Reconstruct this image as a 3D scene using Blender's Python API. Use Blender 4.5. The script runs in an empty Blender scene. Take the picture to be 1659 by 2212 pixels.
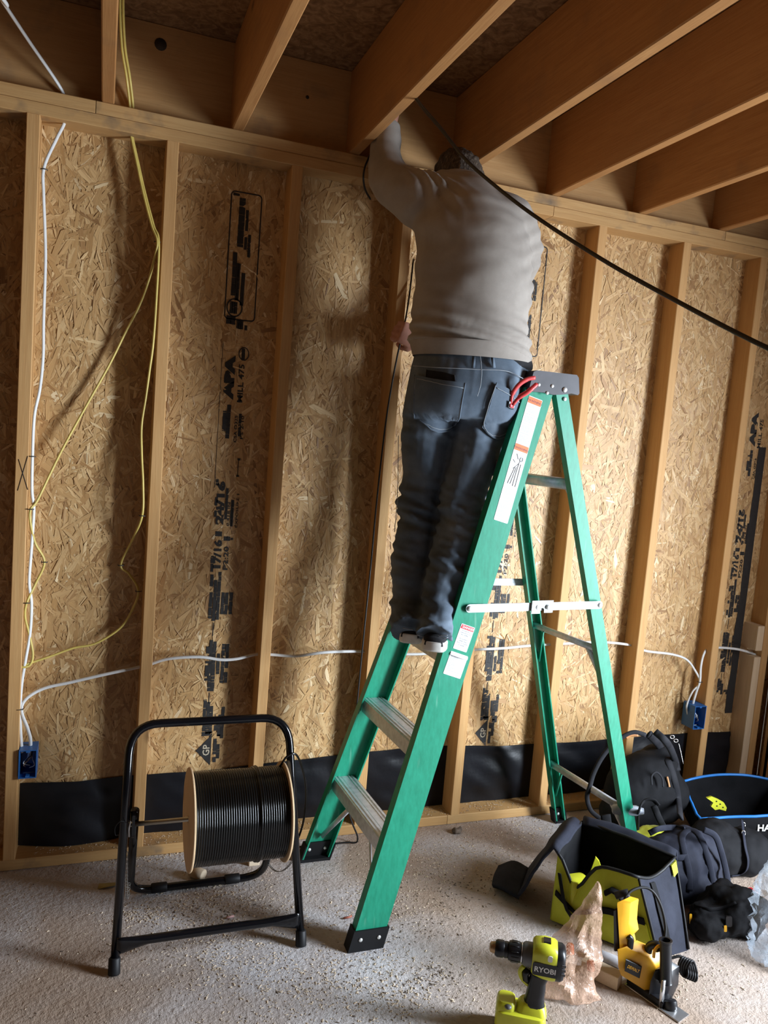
import bpy, math, random
from mathutils import Vector, Matrix, noise

R = math.radians
rnd = random.Random(7)
scene = bpy.context.scene
COL = scene.collection

# ---------------------------------------------------------------- camera
CAM = Vector((0.25666, -2.69129, 1.54280))
YAW, PITCH, ROLL, FPX = 0.351934, -0.102045, 0.080651, 1690.13
_f = Vector((math.sin(YAW) * math.cos(PITCH), math.cos(YAW) * math.cos(PITCH), math.sin(PITCH)))
_r0 = Vector((math.cos(YAW), -math.sin(YAW), 0))
_u0 = _r0.cross(_f)
_r = math.cos(ROLL) * _r0 + math.sin(ROLL) * _u0
_u = -math.sin(ROLL) * _r0 + math.cos(ROLL) * _u0
cd = bpy.data.cameras.new('camera')
cam = bpy.data.objects.new('camera', cd)
COL.objects.link(cam)
cam.matrix_world = Matrix(((_r.x, _u.x, -_f.x, CAM.x), (_r.y, _u.y, -_f.y, CAM.y), (_r.z, _u.z, -_f.z, CAM.z), (0, 0, 0, 1)))
cd.sensor_fit = 'HORIZONTAL'
cd.sensor_width = 36
cd.lens = 36 * FPX / 1659
cd.clip_start = 0.02
scene.camera = cam

def ray(px, py):
    return (px - 829.5) / FPX * _r - (py - 1106) / FPX * _u + _f
def atY(px, py, y):
    d = ray(px, py); return CAM + d * ((y - CAM.y) / d.y)
def atZ(px, py, z=0.0):
    d = ray(px, py); return CAM + d * ((z - CAM.z) / d.z)

# ---------------------------------------------------------------- world, daylight, exposure
world = bpy.data.worlds.new('sky')
scene.world = world
world.use_nodes = True
bg = world.node_tree.nodes['Background']
bg.inputs[0].default_value = (0.72, 0.84, 1.0, 1)
bg.inputs[1].default_value = 0.35

# daylight through the open doorway of the right-hand wall
ld = bpy.data.lights.new('doorway_daylight', 'AREA')
ld.shape = 'RECTANGLE'
ld.size = 0.58
ld.size_y = 1.85
ld.energy = 122
ld.spread = R(140)
ld.color = (0.80, 0.895, 1.0)
lo = bpy.data.objects.new('doorway_daylight', ld)
COL.objects.link(lo)
lo.location = (3.45, -2.05, 1.06)
lo.rotation_euler = (R(71), 0, R(64))

scene.view_settings.view_transform = 'Standard'
scene.view_settings.look = 'None'
scene.view_settings.exposure = 0.42
scene.view_settings.gamma = 1
scene.view_settings.use_curve_mapping = False
scene.cycles.max_bounces = 7
scene.cycles.diffuse_bounces = 4
scene.cycles.glossy_bounces = 2
scene.cycles.transmission_bounces = 5
scene.cycles.transparent_max_bounces = 6

# ---------------------------------------------------------------- helpers: tagging and objects
def tag(o, label=None, cat=None, group=None, kind=None):
    if label: o['label'] = label
    if cat: o['category'] = cat
    if group: o['group'] = group
    if kind: o['kind'] = kind
    return o

def setparent(o, parent):
    if parent is not None:
        o.parent = parent
        o.matrix_parent_inverse = Matrix.Translation(parent.location).inverted()
    return o

def empty(name, loc, label=None, cat=None, group=None, kind=None):
    o = bpy.data.objects.new(name, None)
    o.empty_display_size = 0.05
    COL.objects.link(o)
    o.location = loc
    return tag(o, label, cat, group, kind)

class MB:
    """collects shapes in world coordinates; build() links them as one mesh object"""
    def __init__(s):
        s.v = []; s.f = []; s.sm = []
    def add(s, verts, faces, smooth=False):
        b = len(s.v)
        s.v += [tuple(v) for v in verts]
        s.f += [tuple(i + b for i in f) for f in faces]
        s.sm += [smooth] * len(faces)
        return s
    def ring_loft(s, rings, cap=True, smooth=True, closed=True):
        n = len(rings[0]); V = [v for r in rings for v in r]; F = []
        m = n if closed else n - 1
        for i in range(len(rings) - 1):
            for j in range(m):
                a = i * n + j; b = i * n + (j + 1) % n
                F.append((a, b, b + n, a + n))
        if cap and closed:
            F.append(tuple(reversed(range(n))))
            F.append(tuple(range((len(rings) - 1) * n, len(rings) * n)))
        return s.add(V, F, smooth)
    def tube(s, pts, r, n=10, cap=True, flat=None, up=None):
        """round (or flat=(w,h) oval) tube along pts; r a number or list"""
        pts = [Vector(p) for p in pts]
        rr = r if isinstance(r, (list, tuple)) else [r] * len(pts)
        t = (pts[1] - pts[0]).normalized()
        ref = Vector(up) if up is not None else (Vector((0, 0, 1)) if abs(t.z) < .9 else Vector((1, 0, 0)))
        u = (ref - t * ref.dot(t)).normalized()
        rings = []
        for i, p in enumerate(pts):
            if i == 0: tt = pts[1] - pts[0]
            elif i == len(pts) - 1: tt = pts[-1] - pts[-2]
            else: tt = (pts[i + 1] - pts[i]).normalized() + (pts[i] - pts[i - 1]).normalized()
            if tt.length < 1e-9: tt = t
            tt.normalize()
            u = u - tt * u.dot(tt)
            if u.length < 1e-6: u = tt.orthogonal()
            u.normalize()
            w = tt.cross(u)
            a, b = (rr[i], rr[i]) if flat is None else (rr[i] * flat[0], rr[i] * flat[1])
            rings.append([p + u * (a * math.cos(2 * math.pi * k / n)) + w * (b * math.sin(2 * math.pi * k / n)) for k in range(n)])
        return s.ring_loft(rings, cap)
    def box(s, lo, hi, ch=0.0, axis=2, M=None):
        """box, optionally with chamfered long edges (axis = its length)"""
        ax = [0, 1, 2]; ax.remove(axis); a, b = ax
        x0, x1, y0, y1 = lo[a], hi[a], lo[b], hi[b]
        if ch > 0:
            prof = [(x0 + ch, y0), (x1 - ch, y0), (x1, y0 + ch), (x1, y1 - ch), (x1 - ch, y1), (x0 + ch, y1), (x0, y1 - ch), (x0, y0 + ch)]
        else:
            prof = [(x0, y0), (x1, y0), (x1, y1), (x0, y1)]
        if axis == 1: prof = prof[::-1]
        rings = []
        for c in (lo[axis], hi[axis]):
            ring = []
            for (p, q) in prof:
                v = [0, 0, 0]; v[a] = p; v[b] = q; v[axis] = c
                v = Vector(v)
                ring.append(M @ v if M is not None else v)
            rings.append(ring)
        return s.ring_loft(rings, True, False)
    def prism(s, outline, d0, d1, M, smooth=False):
        """polygon outline (2D) extruded between d0 and d1 along local z of M"""
        rings = [[M @ Vector((p[0], p[1], d)) for p in outline] for d in (d0, d1)]
        return s.ring_loft(rings, True, smooth)
    def lathe(s, prof, M, n=24, cap=True):
        """prof: (radius, height) list about local z of M"""
        rings = [[M @ Vector((r * math.cos(2 * math.pi * k / n), r * math.sin(2 * math.pi * k / n), h)) for k in range(n)] for r, h in prof]
        return s.ring_loft(rings, cap)
    def sphere(s, c, r, M=None, nu=14, nv=9, sc=(1, 1, 1)):
        c = Vector(c); rings = []
        for i in range(nv + 1):
            th = math.pi * i / nv
            th = min(max(th, 0.02), math.pi - 0.02)
            ring = []
            for k in range(nu):
                v = Vector((math.sin(th) * math.cos(2 * math.pi * k / nu) * r * sc[0], math.sin(th) * math.sin(2 * math.pi * k / nu) * r * sc[1], -math.cos(th) * r * sc[2]))
                if M is not None: v = M.to_3x3() @ v
                ring.append(c + v)
            rings.append(ring)
        return s.ring_loft(rings, True)
    def build(s, name, mat, parent=None, auto=None):
        me = bpy.data.meshes.new(name)
        me.from_pydata(s.v, [], s.f)
        me.polygons.foreach_set('use_smooth', s.sm)
        if mat is not None: me.materials.append(mat)
        me.update()
        if auto: me.set_sharp_from_angle(angle=R(auto))
        o = bpy.data.objects.new(name, me)
        COL.objects.link(o)
        return setparent(o, parent)

def frame(o, x, y=None, z=None):
    """4x4 with origin o and given axes (two suffice)"""
    o = Vector(o); x = Vector(x).normalized()
    if y is not None:
        y = Vector(y); y = (y - x * y.dot(x)).normalized(); z = x.cross(y)
    else:
        z = Vector(z); z = (z - x * z.dot(x)).normalized(); y = z.cross(x)
    return Matrix(((x.x, y.x, z.x, o.x), (x.y, y.y, z.y, o.y), (x.z, y.z, z.z, o.z), (0, 0, 0, 1)))

def rrect(w, h, r, n=4):
    """rounded rectangle outline centred on 0"""
    out = []
    for cx, cy, a0 in ((w / 2 - r, h / 2 - r, 0), (-w / 2 + r, h / 2 - r, 90), (-w / 2 + r, -h / 2 + r, 180), (w / 2 - r, -h / 2 + r, 270)):
        for k in range(n + 1):
            a = R(a0 + 90 * k / n); out.append((cx + r * math.cos(a), cy + r * math.sin(a)))
    return out

def spline(pts, seg=8):
    """Catmull-Rom through pts"""
    P = [Vector(p) for p in pts]; P = [2 * P[0] - P[1]] + P + [2 * P[-1] - P[-2]]
    out = []
    for i in range(1, len(P) - 2):
        for k in range(seg):
            t = k / seg
            a, b, c, d = P[i - 1], P[i], P[i + 1], P[i + 2]
            out.append(0.5 * ((2 * b) + (c - a) * t + (2 * a - 5 * b + 4 * c - d) * t * t + (3 * b - a - 3 * c + d) * t ** 3))
    out.append(P[-2])
    return out

def text_mesh(body, size, align='LEFT', extrude=0.0, bold=0.0):
    """verts and faces of the lettering in its own xy plane"""
    cu = bpy.data.curves.new('lettering', 'FONT')
    cu.body = body; cu.size = size; cu.align_x = align; cu.extrude = extrude; cu.offset = bold
    cu.resolution_u = 2
    o = bpy.data.objects.new('lettering', cu)
    me = bpy.data.meshes.new_from_object(o)
    V = [v.co.copy() for v in me.vertices]; F = [tuple(p.vertices) for p in me.polygons]
    bpy.data.objects.remove(o); bpy.data.meshes.remove(me); bpy.data.curves.remove(cu)
    return V, F

# ---------------------------------------------------------------- helpers: materials
class Mat:
    def __init__(s, name):
        s.m = bpy.data.materials.new(name); s.m.use_nodes = True
        s.t = s.m.node_tree; s.b = s.t.nodes['Principled BSDF']
    def n(s, typ, ins=None, **props):
        nd = s.t.nodes.new('ShaderNode' + typ)
        for k, v in props.items(): setattr(nd, k, v)
        for k, v in (ins or {}).items():
            if hasattr(v, 'is_output') or isinstance(v, bpy.types.NodeSocket): s.t.links.new(v, nd.inputs[k])
            else: nd.inputs[k].default_value = v
        return nd
    def math(s, op, a, b=0.0, c=None, clamp=False):
        ins = {0: a, 1: b}
        if c is not None: ins[2] = c
        nd = s.n('Math', ins, operation=op); nd.use_clamp = clamp
        return nd.outputs[0]
    def mix(s, fac, a, b, mode='MIX'):
        nd = s.t.nodes.new('ShaderNodeMix'); nd.data_type = 'RGBA'; nd.blend_type = mode
        for idx, v in ((0, fac), (6, a), (7, b)):
            if isinstance(v, bpy.types.NodeSocket): s.t.links.new(v, nd.inputs[idx])
            else: nd.inputs[idx].default_value = (v if idx == 0 else (*v[:3], 1))
        return nd.outputs[2]
    def ramp(s, fac, stops, interp='LINEAR'):
        nd = s.t.nodes.new('ShaderNodeValToRGB'); cr = nd.color_ramp; cr.interpolation = interp
        while len(cr.elements) < len(stops): cr.elements.new(0.5)
        for e, (p, c) in zip(cr.elements, stops):
            e.position = p; e.color = (*c, 1) if len(c) == 3 else c
        s.t.links.new(fac, nd.inputs[0]); return nd.outputs[0]
    def set(s, **kw):
        names = dict(col='Base Color', rough='Roughness', metal='Metallic', spec='Specular IOR Level', trans='Transmission Weight', alpha='Alpha', normal='Normal', ior='IOR', sheen='Sheen Weight', coat='Coat Weight')
        for k, v in kw.items():
            i = s.b.inputs[names[k]]
            if isinstance(v, bpy.types.NodeSocket): s.t.links.new(v, i)
            else: i.default_value = (*v, 1) if isinstance(v, tuple) and len(v) == 3 else v
        return s
    def bump(s, h, strength=0.3, dist=0.01):
        nd = s.n('Bump', {'Strength': strength, 'Distance': dist, 'Height': h}); s.set(normal=nd.outputs[0]); return s
    def obj(s): return s.n('TexCoord').outputs['Object']
    def noise(s, vec, scale, detail=3, rough=0.5, dist=0.0):
        return s.n('TexNoise', {'Vector': vec, 'Scale': scale, 'Detail': detail, 'Roughness': rough, 'Distortion': dist}).outputs[0]
    def mapping(s, vec, loc=(0, 0, 0), rot=(0, 0, 0), scale=(1, 1, 1)):
        return s.n('Mapping', {'Vector': vec, 'Location': loc, 'Rotation': rot, 'Scale': scale}).outputs[0]

def plain(name, col, rough=0.5, metal=0.0, var=0.12, vscale=30, bump=0.0, bscale=120, spec=0.5, sheen=0.0):
    m = Mat(name); o = m.obj()
    n1 = m.noise(o, vscale, 4)
    c2 = tuple(max(0, c * (1 - var)) for c in col); c1 = tuple(min(1, c * (1 + var)) for c in col)
    m.set(col=m.ramp(n1, [(0.3, c2), (0.7, c1)]), rough=rough, metal=metal, spec=spec)
    if sheen: m.set(sheen=sheen)
    if bump: m.bump(m.noise(o, bscale, 3), bump, 0.004)
    return m.m

def lumber(name, axis, light, mid, dark, stain=0.0):
    """sawn softwood, grain along the given axis, random per board"""
    m = Mat(name); o = m.obj()
    rv = m.n('ObjectInfo').outputs['Random']
    off = m.n('CombineXYZ', {0: m.math('MULTIPLY', rv, 13.0), 1: m.math('MULTIPLY', rv, 29.0), 2: m.math('MULTIPLY', rv, 7.0)}).outputs[0]
    v = m.n('VectorMath', {0: o, 1: off}, operation='ADD').outputs[0]
    sc = [1, 1, 1]; sc[axis] = 0.045
    st = m.mapping(v, scale=sc)
    rings = m.n('TexNoise', {'Vector': st, 'Scale': 26, 'Detail': 2.0, 'Roughness': 0.45, 'Distortion': 0.6}).outputs[0]
    band = m.math('PINGPONG', m.math('MULTIPLY', rings, 9.0), 1.0)
    fine = m.noise(st, 260, 2)
    sck = [1, 1, 1]; sck[axis] = 0.55
    vo = m.n('TexVoronoi', {'Vector': m.mapping(v, scale=sck), 'Scale': 3.2}, feature='F1')
    knot = m.math('SUBTRACT', 1.0, m.math('MULTIPLY', vo.outputs['Distance'], 16.0), clamp=True)
    blot = m.noise(v, 3.0, 3)
    base = m.mix(m.math('MULTIPLY', band, 0.55), light, mid)
    base = m.mix(m.math('MULTIPLY', m.math('SUBTRACT', fine, 0.45, clamp=True), 1.1, clamp=True), base, dark)
    base = m.mix(m.math('MULTIPLY', m.math('SUBTRACT', blot, 0.42, clamp=True), 1.3, clamp=True), base, mid)
    base = m.mix(m.math('MULTIPLY', rv, 0.35), base, mid)
    base = m.mix(knot, base, tuple(c * 0.45 for c in dark))
    if stain:
        sn = m.noise(v, 6.0, 4, 0.6)
        base = m.mix(m.math('MULTIPLY', m.math('SUBTRACT', sn, 0.56, clamp=True), stain * 6, clamp=True), base, (0.09, 0.08, 0.07))
    m.set(col=base, rough=0.62, spec=0.35)
    m.bump(fine, 0.15, 0.003)
    return m.m

STUD_L, STUD_M, STUD_D = (0.60, 0.36, 0.15), (0.50, 0.265, 0.095), (0.34, 0.155, 0.05)
M_stud = lumber('stud_pine', 2, STUD_L, STUD_M, STUD_D)
M_plate = lumber('plate_pine', 0, (0.56, 0.345, 0.145), (0.47, 0.26, 0.095), (0.30, 0.15, 0.055), 0.7)
M_joist = lumber('joist_fir', 1, (0.46, 0.235, 0.085), (0.37, 0.165, 0.052), (0.22, 0.085, 0.026), 0.2)
M_rim = lumber('rim_fir', 0, (0.48, 0.285, 0.12), (0.40, 0.215, 0.08), (0.25, 0.12, 0.045), 0.45)

def strand_mat(name):
    """wood flakes: tone per flake from a colour attribute, grain along the flake"""
    m = Mat(name)
    at = m.n('Attribute'); at.attribute_name = 'flake_tone'
    uv = m.n('UVMap').outputs[0]
    g = m.n('TexNoise', {'Vector': m.mapping(uv, scale=(9, 260, 1)), 'Scale': 1.0, 'Detail': 2.0}, noise_dimensions='2D').outputs[0]
    c = m.mix(m.math('MULTIPLY', m.math('SUBTRACT', g, 0.45, clamp=True), 2.2, clamp=True), at.outputs['Color'], (0.42, 0.24, 0.10))
    m.set(col=c, rough=0.5, spec=0.5)
    m.bump(g, 0.25, 0.002)
    return m.m
M_osb = strand_mat('osb_strands')

def osb_plain(name, dark, mid, pale):
    m = Mat(name); o = m.obj()
    n1 = m.noise(o, 26, 3, 0.6, 1.5)
    m.set(col=m.ramp(n1, [(0.3, dark), (0.5, mid), (0.72, pale)]), rough=0.6, spec=0.3)
    return m.m
M_osb_far = osb_plain('osb_far', (0.34, 0.19, 0.075), (0.56, 0.37, 0.17), (0.74, 0.56, 0.32))
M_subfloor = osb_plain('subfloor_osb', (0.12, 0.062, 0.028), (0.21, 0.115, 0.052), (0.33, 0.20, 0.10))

OSB_TONES = [(0.25, 0.125, 0.045), (0.37, 0.20, 0.075), (0.48, 0.28, 0.11), (0.55, 0.335, 0.14), (0.61, 0.395, 0.18), (0.69, 0.48, 0.24), (0.82, 0.65, 0.40)]
def osb_panel(name, x0, x1, z0, z1, y, t, n, parent, seed):
    """sheathing sheet in the plane y, its room side faced with overlapping real flakes"""
    rg = random.Random(seed)
    V = [(x0, y, z0), (x1, y, z0), (x1, y, z1), (x0, y, z1), (x0, y + t, z0), (x1, y + t, z0), (x1, y + t, z1), (x0, y + t, z1)]
    F = [(0, 1, 2, 3), (5, 4, 7, 6), (4, 0, 3, 7), (1, 5, 6, 2), (3, 2, 6, 7), (4, 5, 1, 0)]
    C = [OSB_TONES[3]] * 24; U = [(0, 0)] * 24
    def tone():
        a = min(5.9, max(0, rg.gauss(2.9, 1.15) + (1.0 if rg.random() < .08 else 0)))
        i = min(int(a), 5); k = a - i
        p, q = OSB_TONES[i], OSB_TONES[i + 1]; j = rg.uniform(.92, 1.08)
        return tuple(min(1, (p[c] * (1 - k) + q[c] * k) * j) for c in range(3))
    for i in range(n):
        big = rg.random()
        L = rg.uniform(.03, .075) if big < .6 else rg.uniform(.06, .125)
        W = rg.uniform(.004, .011) if big < .75 else rg.uniform(.010, .022)
        if i < n * .35: L *= 1.25; W *= 1.6
        ang = R(rg.gauss(90, 34)) if rg.random() < .75 else rg.uniform(0, math.pi)
        cx = rg.uniform(x0, x1); cz = rg.uniform(z0, z1)
        ca, sa = math.cos(ang), math.sin(ang)
        h = .0004 + .0019 * i / n
        tl = rg.uniform(-.0012, .0012); tw = rg.uniform(-.0007, .0007)
        sk = rg.uniform(-.35, .35) * W * 2
        pts = [(-L / 2 + sk, -W / 2), (-L * .1, -W / 2 * rg.uniform(.85, 1.1)), (L / 2 + sk, -W / 2 * rg.uniform(.3, .95)), (L / 2 - sk, W / 2 * rg.uniform(.5, 1)), (L * .1, W / 2 * rg.uniform(.85, 1.1)), (-L / 2 - sk, W / 2 * rg.uniform(.4, 1))]
        b = len(V); c = tone(); u0, v0 = rg.random() * 9, rg.random() * 9
        top = []
        for (p, q) in pts:
            X = cx + p * ca - q * sa; Z = cz + p * sa + q * ca
            V.append((min(max(X, x0), x1), y - h - tl * (p / L) * 2 - tw * (q / W) * 2, min(max(Z, z0), z1)))
            U.append((u0 + p, v0 + q)); C.append(c)
        F.append((b, b + 1, b + 2, b + 3, b + 4, b + 5))
    me = bpy.data.meshes.new(name); me.from_pydata(V, [], F); me.materials.append(M_osb)
    ca_ = me.color_attributes.new('flake_tone', 'FLOAT_COLOR', 'CORNER')
    buf = []
    for c in C: buf += [c[0], c[1], c[2], 1.0]
    ca_.data.foreach_set('color', buf)
    ul = me.uv_layers.new(name='UVMap'); buf = []
    for u in U: buf += [u[0], u[1]]
    ul.data.foreach_set('uv', buf)
    me.update()
    o = bpy.data.objects.new(name, me); COL.objects.link(o)
    return setparent(o, parent)

def concrete():
    m = Mat('dusty_concrete'); o = m.obj()
    med = m.noise(o, 2.6, 6, 0.62); fine = m.noise(o, 60, 3, 0.7)
    c = m.ramp(med, [(0.32, (0.25, 0.185, 0.14)), (0.44, (0.40, 0.355, 0.335)), (0.56, (0.47, 0.445, 0.445)), (0.72, (0.56, 0.55, 0.56))])
    c = m.mix(m.math('MULTIPLY', m.math('SUBTRACT', fine, 0.56, clamp=True), 3.0, clamp=True), c, (0.22, 0.165, 0.125))
    c = m.mix(m.math('MULTIPLY', m.math('SUBTRACT', 0.40, fine, clamp=True), 3.0, clamp=True), c, (0.60, 0.56, 0.51))
    big = m.noise(o, 1.15, 3, 0.55, 0.8)
    c = m.mix(m.math('MULTIPLY', m.math('SUBTRACT', big, 0.43, clamp=True), 4.5, clamp=True), c, m.mix(med, (0.24, 0.16, 0.11), (0.43, 0.34, 0.27)))
    m.set(col=c, rough=0.75, spec=0.3)
    m.bump(m.math('ADD', fine, m.math('MULTIPLY', med, 1.5)), 0.55, 0.009)
    return m.m
M_floor = concrete()
M_barrier = None
# ================================================================ the room
S0, SP = 0.026, 0.4064         # first stud centre, spacing
HT = 2.48                      # top of the double plate
JX = [0.234 + 0.4 * i for i in range(-16, 8)]
TS = 0.286                     # joist depth
XL, XR, YB, YO = -6.2, 3.22, -8.6, 0.089

# floor slab
mb = MB()
nx, ny = 60, 48
V = []; F = []
for j in range(ny + 1):
    for i in range(nx + 1):
        x = XL - .1 + (XR + 0.4 - XL) * i / nx; y = YB - .1 + (YO + .25 - YB) * j / ny
        V.append((x, y, 0.0))
for j in range(ny):
    for i in range(nx):
        a = j * (nx + 1) + i; F.append((a, a + 1, a + nx + 2, a + nx + 1))
mb.add(V, F)
mb.box((XL - .1, YB - .1, -0.12), (XR + .3, YO + .15, -0.004), axis=2)
floor = tag(mb.build('floor', M_floor), 'dusty grey concrete floor strewn with sawdust', kind='structure')

# back wall: sheathing sheets, studs, plates
mb = MB(); mb.box((XL - .12, YO + .0115, -.05), (XR + .14, YO + .03, HT + TS), axis=2)
M_house = plain('housewrap', (0.2, 0.17, 0.13), 0.7)
wall = tag(mb.build('wall_back', M_house), 'bare stud wall of pale pine with strand board sheathing', kind='structure')
wall_back = wall
for k in range(-6, 3):
    x0 = S0 + SP * 3 * k; x1 = S0 + SP * 3 * (k + 1)
    if x1 < XL or x0 > XR: continue
    osb_panel('sheathing_panel', max(x0, XL) + .0012, min(x1, XR + .085) - .0012, 0.0, HT, YO, .011, 12000 if x1 > -.5 else 300, wall, 40 + k)
stud_x = [S0 + SP * k for k in range(-16, 8)]
for k, x in enumerate(stud_x):
    if x < XL + .05: continue
    mb = MB()
    t = rnd.uniform(-.002, .002)
    mb.box((x - .019, 0.0 + t * .5, .038), (x + .019, YO, HT - .076), 0.0022, axis=2)
    mb.build('stud', M_stud, wall)
# doubled corner studs
mb = MB(); mb.box((3.143, 0.0, .038), (3.181, YO, HT - .076), .0022, axis=2); mb.build('stud', M_stud, wall)
M_cripple = lumber('cripple_pine', 2, (0.70, 0.54, 0.36), (0.63, 0.46, 0.29), (0.45, 0.29, 0.16))
for z0, z1 in ((.038, .655), (.685, .80)):
    mb = MB(); mb.box((3.103, 0.0, z0), (3.1415, YO, z1), .0022, axis=2); mb.build('cripple_stud', M_cripple, wall)
mb = MB(); mb.box((3.103, 0.05, .6555), (3.1415, YO, .6845), .001, axis=2); mb.build('cripple_stud', M_cripple, wall)
# bottom plate and the two top plates
xs = [XL, -1.25, 1.62, XR]
for a, b in zip(xs, xs[1:]):
    mb = MB(); mb.box((a + .001, 0, 0.0005), (b - .001, YO, .038), .0022, axis=0); mb.build('bottom_plate', M_plate, wall)
xs = [XL, -.65, 1.83, XR]
for a, b in zip(xs, xs[1:]):
    mb = MB(); mb.box((a + .001, 0, HT - .076), (b - .001, YO, HT - .0385), .0022, axis=0); mb.build('top_plate', M_plate, wall)
xs = [XL, .2, 2.65, XR]
for a, b in zip(xs, xs[1:]):
    mb = MB(); mb.box((a + .001, 0.002, HT - .038), (b - .001, YO, HT), .0022, axis=0); mb.build('top_plate', M_plate, wall)

# ceiling: subfloor sheets, joists, rim board and blocks
mb = MB(); mb.box((XL, YB, HT + TS + .019), (XR, YO, HT + TS + .04), axis=2)
ceil = tag(mb.build('ceiling', M_house), 'open joist ceiling with dark subfloor boards above', kind='structure')
for i in range(-4, 3):
    for j in range(2):
        x0, x1 = max(XL, i * 2.44 - .9), min(XR, (i + 1) * 2.44 - .9)
        if x1 <= x0: continue
        ys = (YO, YO - 1.22, YO - 2.44, YO - 3.66, YO - 4.88, YO - 6.1, YO - 7.32, YB)
        for a, b in zip(ys, ys[1:]):
            if (j == 0): 
                mb = MB(); mb.box((x0 + .001, b + .001, HT + TS), (x1 - .001, a - .001, HT + TS + .018), axis=2)
                mb.build('subfloor_panel', M_subfloor, ceil)
for x in JX:
    if x < XL + .05 or x > XR - .03: continue
    mb = MB(); mb.box((x - .019, YB + .002, HT + .0005), (x + .019, .050, HT + TS - .0005), 0.0035, axis=1)
    mb.build('joist', M_joist, ceil)
xs = [XL, 1.43, XR]
for a, b in zip(xs, xs[1:]):
    mb = MB(); mb.box((a + .001, .051, HT + .0005), (b - .001, YO, HT + TS - .0005), .002, axis=0); mb.build('rim_board', M_rim, ceil)

mb = MB(); mb.lathe([(.019, -.001), (.019, .004)], frame(atY(347, 96, .0505), (1, 0, 0), z=(0, 1, 0)), 14); mb.build('knot', plain('dark_knot', (0.03, 0.018, 0.01), .8), ceil)
mb = MB(); mb.lathe([(.006, -.001), (.006, .004)], frame(atY(664, 210, .0505), (1, 0, 0), z=(0, 1, 0)), 10); mb.build('knot', plain('dark_knot_small', (0.03, 0.018, 0.01), .8), ceil)

# right wall with the open doorway the daylight comes through; left and front walls
def stud_wall(name, label, axis, c, side, a0, a1, gap=None):
    """stud wall in the plane axis=c; side = +1 if its sheathing lies on the + side"""
    def bx(mb, a, b, d0, d1, z0, z1, ax):
        lo = [0, 0, z0]; hi = [0, 0, z1]
        o = 1 - axis
        lo[o], hi[o] = a, b
        lo[axis], hi[axis] = (c + d0, c + d1) if side > 0 else (c - d1, c - d0)
        mb.box(lo, hi, .002 if ax is not None else 0, axis=ax if ax is not None else 2)
    mb = MB()
    segs = [(a0, a1, 0, HT + TS)] if gap is None else [(a0, gap[0], 0, HT + TS), (gap[1], a1, 0, HT + TS), (gap[0], gap[1], gap[2], HT + TS)]
    for s in segs: bx(mb, s[0], s[1], .089, .101, s[2], s[3], None)
    w = tag(mb.build(name, M_osb_far), label, kind='structure')
    n = int((a1 - a0) / SP)
    al = 1 - axis
    for i in range(n + 1):
        p = a0 + .025 + SP * i
        if gap and gap[0] - .02 < p < gap[1] + .02:
            mb = MB(); bx(mb, p - .019, p + .019, 0, .0885, gap[2] + .09, HT - .077, 2); mb.build('stud', M_stud, w); continue
        if p + .02 > a1: continue
        mb = MB(); bx(mb, p - .019, p + .019, 0, .0885, .0385, HT - .077, 2); mb.build('stud', M_stud, w)
    for (z0, z1) in ((0.0005, .038), (HT - .076, HT - .0385), (HT - .038, HT)):
        parts = [(a0, a1)] if gap is None or z0 > .1 else [(a0, gap[0]), (gap[1], a1)]
        for (s, e) in parts:
            mb = MB(); bx(mb, s, e, 0, .0885, z0, z1, al); mb.build('plate', M_plate if al == 0 else M_joist, w)
    if gap:
        for s, e in ((gap[0] - .04, gap[0] - .002), (gap[1] + .002, gap[1] + .04)):
            mb = MB(); bx(mb, s, e, 0, .0885, .0385, HT - .077, 2); mb.build('stud', M_stud, w)
        mb = MB(); bx(mb, gap[0], gap[1], 0, .0885, gap[2], gap[2] + .089, al); mb.build('header', M_joist, w)
    return w
stud_wall('wall_right', 'stud wall with an open doorway to the outdoors', 0, XR, 1, YB, YO, (-2.72, -1.30, 2.05))
stud_wall('wall_left', 'stud wall far to the left of the ladder', 0, XL, -1, YB, YO)
stud_wall('wall_front', 'stud wall behind the camera', 1, YB, -1, XL, XR)

mb = MB(); mb.box((XR, -.042, .0385), (XR + .0885, -.004, HT - .077), .002, axis=2); mb.build('stud', M_stud, bpy.data.objects['wall_right'])
# ================================================================ shared object materials
def onplane(px, py, p0, nrm):
    d = ray(px, py); p0 = Vector(p0); nrm = Vector(nrm)
    return CAM + d * ((p0 - CAM).dot(nrm) / d.dot(nrm))
def at(px, py, w):
    """point on the line of sight at depth w"""
    return CAM + ray(px, py) * w

def fiberglass():
    m = Mat('green_fiberglass'); o = m.obj()
    n1 = m.noise(m.mapping(o, scale=(1, 1, .25)), 90, 3, .7); n2 = m.noise(o, 4, 3)
    c = m.ramp(n1, [(0.3, (0.006, 0.195, 0.11)), (0.7, (0.014, 0.27, 0.16))])
    c = m.mix(m.math('MULTIPLY', m.math('SUBTRACT', n2, .55, clamp=True), 1.2, clamp=True), c, (0.05, 0.34, 0.235))
    sc = m.noise(m.mapping(o, scale=(1, 1, .12)), 55, 1)
    c = m.mix(m.math('MULTIPLY', m.math('SUBTRACT', sc, .70, clamp=True), 3.0, clamp=True), c, (0.30, 0.50, 0.40))
    return m.set(col=c, rough=0.42, spec=0.45).m
M_green = fiberglass()
M_alu = plain('brushed_aluminium', (0.60, 0.61, 0.64), 0.40, 0.55, 0.15, 60)
M_galv = plain('galvanised_steel', (0.36, 0.39, 0.395), 0.5, 0.35, 0.25, 90)
M_rivet = plain('steel_rivet', (0.78, 0.78, 0.76), 0.35, 0.6, 0.05)
M_rubber = plain('black_rubber', (0.006, 0.006, 0.007), 0.55, 0, 0.2, spec=.3)
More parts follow.
